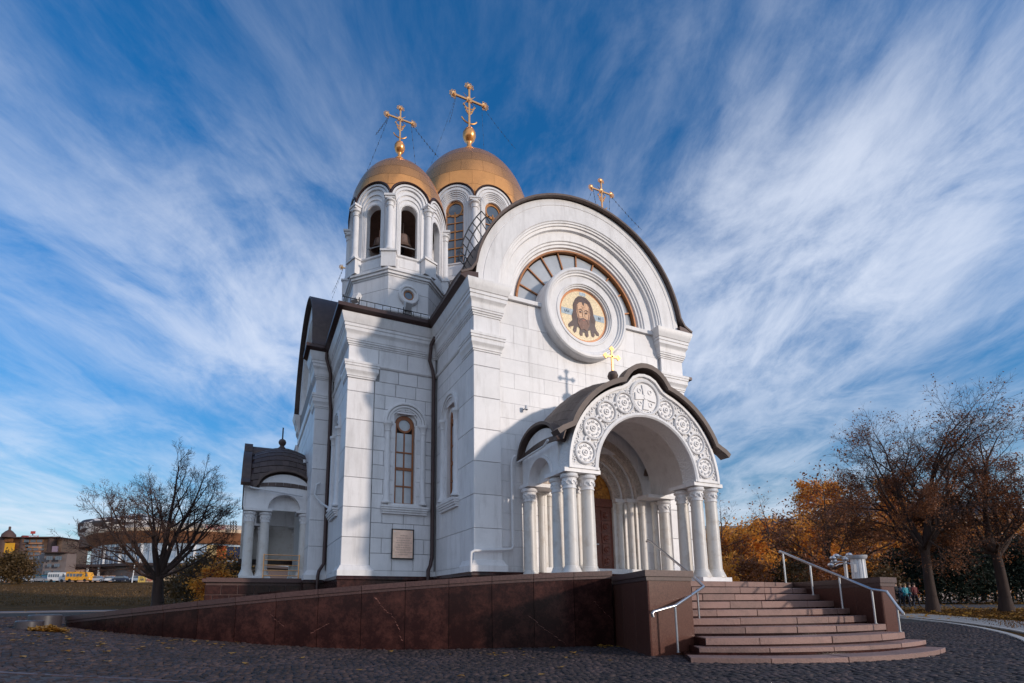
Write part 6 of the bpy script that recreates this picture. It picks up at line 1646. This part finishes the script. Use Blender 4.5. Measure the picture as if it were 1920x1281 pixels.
for k in range(90):
    a = 2*pi*k/90
    if (Vector((cos(a), sin(a))).dot(Vector((-VF.x, -VF.y)))) < -.1: continue
    x, y = cen.x+RA*.935*cos(a), cen.y+RA*.935*sin(a); w_ = .35 if k % 3 == 0 else .12
    part('glazing_post', MB().box(x-w_, x+w_, y-w_, y+w_, zA(1059, nearD+4), zA(1022, nearD+4)), M_white if k % 3 == 0 else M_steel, gl)
part('terrace_slab', MB().lathe([(RA*.85, zA(1063, nearD+3)), (RA*.98, zA(1063, nearD+3)), (RA*.98, zA(1058, nearD+3)), (RA*.85, zA(1058, nearD+3))], cxy, 90), material('dark_slab', (.05, .035, .035), .7), ar)
part('ground_floor_wall', MB().lathe([(RA*.93, YB-1), (RA*.93, zA(1062, nearD+4))], cxy, 90), material('arena_dark_ground_floor', (.10, .07, .07), .3, var=.3), ar)
flatbox(ar, 'ground_floor_front', 112, 430, 1063, 1095, nearD+5, .5, MATS['arena_dark_ground_floor'])
flatbox(ar, 'terrace_edge', 110, 430, 1058.5, 1063, nearD+2, 3, MATS['dark_slab'])
for (x0, x1) in ((128, 162), (238, 288)):
    flatbox(ar, 'beige_wall_panel', x0, x1, 1068, 1086, nearD+3, .5, M_afac)
flatbox(ar, 'plinth_wall', 108, 300, 1080, 1094, nearD+1, .4, M_afac)
for x in (161.5, 183, 216.5): flatbox(ar, 'white_pillar', x-1.2, x+1.2, 1063, 1081, nearD+2.5, .5, M_white)
c2 = at(250, 1094, dA); R2 = 19.0
part('upper_drum_wall', MB().lathe([(R2*.96, zA(1022, dA-20)), (R2*.96, zA(975, dA-20))], (c2.x, c2.y), 80), material('brown_drum_wall', (.20, .11, .07), .7), ar)
part('patterned_ring', MB().lathe([(R2*.94, zA(1004, dA-20)), (R2*1.0, zA(994, dA-20)), (R2*1.02, zA(975, dA-20)), (R2*.96, zA(968, dA-20)), (0, zA(960, dA))], (c2.x, c2.y), 80), M_patt, ar)
M_org = material('orange_banner', (.80, .16, .03), .6, nscale=.4, var=.3); M_yel2 = material('pale_yellow_banner', (.85, .60, .28), .6, nscale=.4, var=.3)
flatbox(ar, 'yellow_banner', 386, 405, 1021, 1048, nearD-1, .2, M_yel2); flatbox(ar, 'orange_banner', 405, 423, 1023, 1049, nearD-1, .2, M_org)
flatbox(ar, 'dark_banner', 424, 452, 1025, 1050, nearD-1, .2, material('dark_blue_banner', (.02, .025, .06), .6))
sg = thing('roof_sign', 'row of red letters standing on the arena roof', 'sign', tuple(at(405, 995, nearD+2)))
text(sg, 'АЯКОМК', 384, 994, 8.5, nearD+2, M_red, wscale=.8)
g_ = MB()
for x in (432, 437, 442):
    for i in range(8): p = at(x+(i % 2)*1.2, 996-i*2.4, nearD+3); g_.box(p.x-.18, p.x+.18, p.y-.1, p.y+.1, p.z-.18, p.z+.18)
    p = at(x, 999, nearD+3); g_.tube([p, at(x, 976, nearD+3)], .05, 4)
tag(part('floodlight_mast', g_, M_black), 'small dark lattice of floodlights on the arena roof', 'floodlight mast')

# shopping centre and grey block
M_brick = material('warm_brick_cladding', (.85, .46, .27), .7, nscale=.3, var=.25); M_dkb = material('dark_tower_cladding', (.10, .055, .045), .7, var=.3)
mall = thing('shopping_centre', 'warm brown shopping centre with dark round towers and yellow panels', 'building', tuple(at(60, 1094, 205).xy)+(YB,))
dM = 205
def mb_(nm, x0, x1, y0, y1, mat, dd=0, th=6): return flatbox(mall, nm, x0, x1, y0, y1, dM+dd, th, mat)
body = mb_('facade', -40, 107, 1009, 1095, M_brick, 0, 14)
mb_('roof_line', -40, 108, 1007, 1009, M_dkb, -.3, 15)
for x0, x1, yt in ((28, 41, 1002), (81, 95, 1006), (-12, 4, 1004)):
    a = at(x0, 1095, dM-1.5); b = at(x1, 1095, dM-1.5); c = (a+b)/2; r = (b-a).length/2; part('round_tower', MB().lathe([(0, YB-1), (r, YB-1), (r, zA(yt+3, dM-2)), (r*.7, zA(yt, dM-2)), (0, zA(yt, dM-2))], (c.x, c.y), 24), M_dkb, mall)
M_yp = material('yellow_panel', (.80, .40, .02), .6)
mb_('yellow_panel', -40, 3, 1008, 1038, M_yp, -.5, .4); mb_('yellow_panel', 6, 24, 1018, 1038, M_yp, -.5, .4)
mb_('pink_panel', 94, 107, 1024, 1036, material('pink_panel_paint', (.75, .45, .48), .6), -.5, .4)
for r in range(6):
    for c in range(16):
        x = 42+c*2.5
        if r < 5: mb_('window', x, x+1.7, 1012+r*8, 1017+r*8, M_glass if (r*7+c*3) % 5 else M_bronze, -.12, .1)
for c in range(6): mb_('window', 8+c*2.8, 10+c*2.8, 1010, 1016, M_bronze, -.12, .1)
mb_('cornice_band', 41, 81, 1020, 1021.4, M_dkb, -.4, .4); mb_('cornice_band', 41, 81, 1032, 1033, M_dkb, -.4, .4)
p = at(16, 1008, dM); part('roof_lantern', MB().lathe([(0, p.z), (2.4, p.z), (2.2, p.z+1.2), (1.2, p.z+2.4), (.4, p.z+3), (.4, p.z+4.2), (0, p.z+4.4)], (p.x, p.y), 12), M_dkb, mall)
st = thing('roof_sign', 'red and violet letters on the shopping centre roof', 'sign', tuple(at(60, 1008, dM)))
text(st, 'ГОСМОСТРОЙ', 41, 1007.5, 3.4, dM-1, M_red, wscale=.95); flatbox(st, 'sign_plate', 57, 65, 996, 1001, dM-1, .3, M_red); flatbox(st, 'sign_post', 60, 61, 1001, 1004, dM-1, .3, M_black)
M_gblk = material('grey_render', (.21, .17, .165), .8, nscale=.5, var=.15)
gb = thing('office_block', 'grey three storey office block left of the arena', 'building', tuple(at(90, 1094, 165).xy)+(YB,))
flatbox(gb, 'front_wall', 76, 119, 1036, 1095, 165, 4, M_gblk)
a = at(57, 1095, 178); b = at(76.2, 1095, 165); zt = at(76, 1036, 165).z; q = MB(); q.prismz([(a.x, a.y), (b.x, b.y), (b.x+VF.x*4, b.y+VF.y*4), (a.x+VF.x*3, a.y+VF.y*3)], [YB-1]*4, [zt-.02]*4); part('side_wall', q, M_gblk, gb)
flatbox(gb, 'roof_edge', 75.5, 119.5, 1035, 1036.3, 164.8, 4.6, M_dkb)
for x0, x1, y0, y1 in ((86, 98, 1043, 1050), (103, 115, 1043, 1050), (88, 96, 1057, 1063), (101, 111, 1057, 1063), (83, 95, 1070, 1077), (99, 112, 1070, 1077)):
    n = 3
    for i in range(n): w_ = (x1-x0)/n; flatbox(gb, 'window', x0+i*w_+.2, x0+(i+1)*w_-.2, y0, y1, 164.9, .15, M_glass)
for x in (62.5, 66.5, 70.5):
    for y in (1043, 1057): flatbox(gb, 'window', x, x+2, y, y+6, 169.5-(x-62)*.55, .3, M_glass)
# sign on pole
sp = thing('road_sign', 'small white square sign above the parked cars', 'sign', G(58, 1094, 125)); flatbox(sp, 'plate', 56, 60.5, 1074, 1081, 125, .06, M_white); flatbox(sp, 'symbol', 57.4, 59, 1076, 1078, 124.9, .05, M_black); flatbox(sp, 'pole', 58, 58.6, 1081, 1094, 125, .06, M_grey)

# ================================================================== RIGHT BACKGROUND
M_pale = material('pale_house_wall', (.50, .40, .36), .8, nscale=.4, var=.15); M_croof = material('dark_corrugated_roof', (.085, .08, .095), .6, nscale=.6, var=.2); M_green = material('grey_green_roof', (.20, .22, .20), .7)
def house(x0, x1, ybase, ywall, yridge, d, label, wall, rf, depth=12, nwin=6, rows=2):
    a = at(x0, ybase, d); b = at(x1, ybase, d); L = (b-a).length; z0 = float(ground_z(a.x, a.y))-1; zw = at(x0, ywall, d).z; zr = at(x0, yridge, d).z
    t = thing('far_house', label, 'building', ((a.x+b.x)/2, (a.y+b.y)/2, 0)); T = vframe((a.x, a.y, 0))
    q = MB(); q.T = T; q.box(0, L, 0, depth, z0, zw); part('wall', q, wall, t)
    q = MB(); q.T = T; q.prism([(-.5, zw), (depth+.5, zw), (depth/2, zr)], -.4, L+.4, 'x'); rr = part('roof', q, rf, t)
    q = MB(); q.T = T; q.box(L*.3, L*.3+.8, depth/2-.4, depth/2+.4, zr-.8, zr+1.0); part('chimney', q, wall, rr)
    for r in range(rows):
        for i in range(nwin):
            u = L*(i+.5)/nwin; z = zw-1.6-r*3.0; q = MB(); q.T = T; q.box(u-.55, u+.55, -.06, .02, z-1.0, z+.5); part('window', q, M_glass, t)
house(1455, 1560, 1090, 985, 962, 130, 'pale house with a dark gable roof above the golden trees', M_pale, M_croof, nwin=5)
house(1330, 1456, 1090, 990, 978, 140, 'long grey green roofed house seen over the trees', M_pale, M_green, nwin=7)
house(1600, 1960, 1090, 965, 930, 150, 'long building with a dark blue grey roof behind the park', M_pale, M_croof, nwin=16)

# lamp cluster and fluted pillar behind the parapet
def lantern():
    base = at(1587, 1085, 17.5); t = thing('garden_lamp', 'chrome many armed lamp cluster behind the right parapet', 'lamp', (base.x, base.y, 1.5))
    part('pole', MB().tube([Vector((base.x, base.y, .4)), at(1583, 1043, 17.5)], .05, 8), M_white, t)
    for (x, y, hx, hy) in ((1557, 1045, 1562, 1047), (1566, 1062, 1558, 1060), (1572, 1042, 1568, 1043), (1590, 1044, 1592, 1041), (1596, 1059, 1600, 1058), (1569, 1055, 1564, 1053), (1580, 1050, 1586, 1049)):
        c = at(1582, (y+1052)/2, 17.5); e = at(x, y, 17.3)
        part('arm', MB().tube([c, c.lerp(e, .6)+Vector((0, 0, .03)), e], .022, 6), M_steel, t)
        h = at(hx, hy, 17.2); part('lamp_head', MB().lathe([(0, -.07), (.07, -.06), (.10, 0), (.07, .06), (0, .08)], (h.x, h.y), 12, h.z), M_steel, t)
lantern()
b_ = at(1612, 1082, 16.5); t = thing('fluted_pillar', 'short white fluted pillar with a square cap beyond the parapet', 'pillar', (b_.x, b_.y, 1.0))
zt = at(1612, 1041, 16.5).z; r = .21; q = MB(); vs = []; n = 48
for z in (.6, zt-.12):
    for i in range(n): a = 2*pi*i/n; rr_ = r*(1.0 if i % 4 else .88)*(1 if z < 1 else .93); vs.append((b_.x+rr_*cos(a), b_.y+rr_*sin(a), z))
q.add(vs, [(i, (i+1) % n, n+(i+1) % n, n+i) for i in range(n)]+[tuple(range(2*n-1, n-1, -1))]); part('fluted_shaft', q, M_white, t, angle=20)
part('cap', MB().lathe([(0, zt-.12), (r*1.1, zt-.12), (r*1.25, zt-.06), (r*1.25, zt), (0, zt+.01)], (b_.x, b_.y), 24), M_grey, t)
flatbox(t, 'notice_panel', 1602, 1607, 1058, 1073, 16.2, .03, M_grey)

# low fence along the far path
fn = thing('low_fence', 'low dark crossed fence along the far park path', 'fence', tuple(gp(1800, 1129)))
pts = [gp(x, 1129.5) for x in np.linspace(1715, 1935, 14)]
for a, b in zip(pts[:-1], pts[1:]):
    part('fence_post', MB().box(a.x-.07, a.x+.07, a.y-.07, a.y+.07, a.z, a.z+.85), M_black, fn)
    q = MB(); q.tube([a+Vector((0, 0, .15)), b+Vector((0, 0, .75))], .03, 4).tube([a+Vector((0, 0, .75)), b+Vector((0, 0, .15))], .03, 4).tube([a+Vector((0, 0, .8)), b+Vector((0, 0, .8))], .025, 4); part('crossed_rail', q, M_black, fn)

# people on the path
def person(x, yfeet, d, h, label, jacket, trousers, hair, pose=0.0, arm=0.3, turn=0.0):
    p = Vector(G(x, yfeet, d)); t = thing('person', label, 'person', tuple(p), 'people walking on the park path')
    s = h/1.75; T = vframe(tuple(p), turn)
    J = {'pel': (0, 0, .95), 'sp': (0, -.01, 1.18), 'ch': (0, 0, 1.38), 'nk': (0, 0, 1.50), 'hd': (0, -.01, 1.62), 'tp': (0, 0, 1.72)}
    edges = [('pel', 'sp'), ('sp', 'ch'), ('ch', 'nk'), ('nk', 'hd'), ('hd', 'tp')]
    rad = {'pel': .15, 'sp': .14, 'ch': .17, 'nk': .06, 'hd': .10, 'tp': .06}
    for n_, sx in (('l', -1), ('r', 1)):
        st_ = pose*sx
        J.update({'hip'+n_: (sx*.10, 0, .90), 'kn'+n_: (sx*.10, -st_*.5-.02, .50), 'an'+n_: (sx*.11, -st_, .09), 'to'+n_: (sx*.12, -st_-.15, .05), 'sh'+n_: (sx*.19, 0, 1.40), 'el'+n_: (sx*.25, -.02+st_*.3, 1.13), 'wr'+n_: (sx*.23, -arm+st_*.3, 1.0), 'ha'+n_: (sx*.21, -arm-.07+st_*.3, .97)})
        edges += [('pel', 'hip'+n_), ('hip'+n_, 'kn'+n_), ('kn'+n_, 'an'+n_), ('an'+n_, 'to'+n_), ('ch', 'sh'+n_), ('sh'+n_, 'el'+n_), ('el'+n_, 'wr'+n_), ('wr'+n_, 'ha'+n_)]
        rad.update({'hip'+n_: .10, 'kn'+n_: .065, 'an'+n_: .045, 'to'+n_: .04, 'sh'+n_: .075, 'el'+n_: .055, 'wr'+n_: .035, 'ha'+n_: .035})
    names = list(J); idx = {n_: i for i, n_ in enumerate(names)}
    me = bpy.data.meshes.new('body'); me.from_pydata([tuple(T @ (Vector(J[n_])*s)) for n_ in names], [(idx[a], idx[b]) for a, b in edges], [])
    o = bpy.data.objects.new('tmp', me); C.objects.link(o); o.modifiers.new('s', 'SKIN'); o.modifiers.new('d', 'SUBSURF').levels = 1
    for i, n_ in enumerate(names): me.skin_vertices[0].data[i].radius = (rad[n_]*s, rad[n_]*s*.85); me.skin_vertices[0].data[i].use_root = (n_ == 'pel')
    m2 = bpy.data.meshes.new_from_object(o.evaluated_get(bpy.context.evaluated_depsgraph_get())); bpy.data.objects.remove(o)
    m2.materials.clear(); skin = MATS.get('skin') or material('skin', (.50, .29, .21), .6)
    for m_ in (jacket, trousers, skin, M_black): m2.materials.append(m_)
    for f in m2.polygons:
        z = (f.center.z-p.z)/s; lx = abs((T.inverted() @ f.center).x)/s
        f.material_index = 3 if z < .12 else 2 if z > 1.50 else 2 if (.88 < z < 1.02 and lx > .185 and (T.inverted() @ f.center).y < -arm*s+.02) else 1 if z < .88 else 0; f.use_smooth = True
    part('body', m2, None, t)
    q = MB(); q.T = T @ Matrix.Scale(s, 4); q.lathe([(.085, 1.60), (.112, 1.66), (.105, 1.73), (.06, 1.785), (0, 1.80)], (0, .015), 14); part('hair', q, hair, t)
M_jb = material('black_jacket', (.015, .015, .02), .8); M_jt = material('teal_jacket', (.02, .28, .34), .7); M_jg = material('grey_blue_coat', (.16, .19, .26), .8); M_jr = material('dark_red_jacket', (.14, .02, .02), .8)
M_tr = material('dark_trousers', (.02, .02, .03), .85); M_trb = material('blue_jeans', (.05, .07, .12), .85)
M_hr = material('brown_hair', (.06, .03, .015), .7); M_hb = material('blond_hair', (.30, .19, .09), .7)
person(1683, 1131, 38, 1.78, 'person in a black jacket and dark trousers, leftmost of the group', M_jb, M_tr, M_hr, .12)
person(1692, 1134, 38, 1.66, 'person in a grey blue coat beside the teal jacket', M_jg, M_trb, M_hb, .10)
person(1701, 1135, 37.5, 1.66, 'person in a bright teal jacket', M_jt, M_tr, M_hb, .18)
person(1709, 1131, 39, 1.72, 'person in a black jacket right behind the teal jacket', M_jb, M_trb, M_hr, .10)
person(1718, 1134, 37.5, 1.70, 'person in a dark red jacket, rightmost of the group', M_jr, M_tr, M_hr, .2)
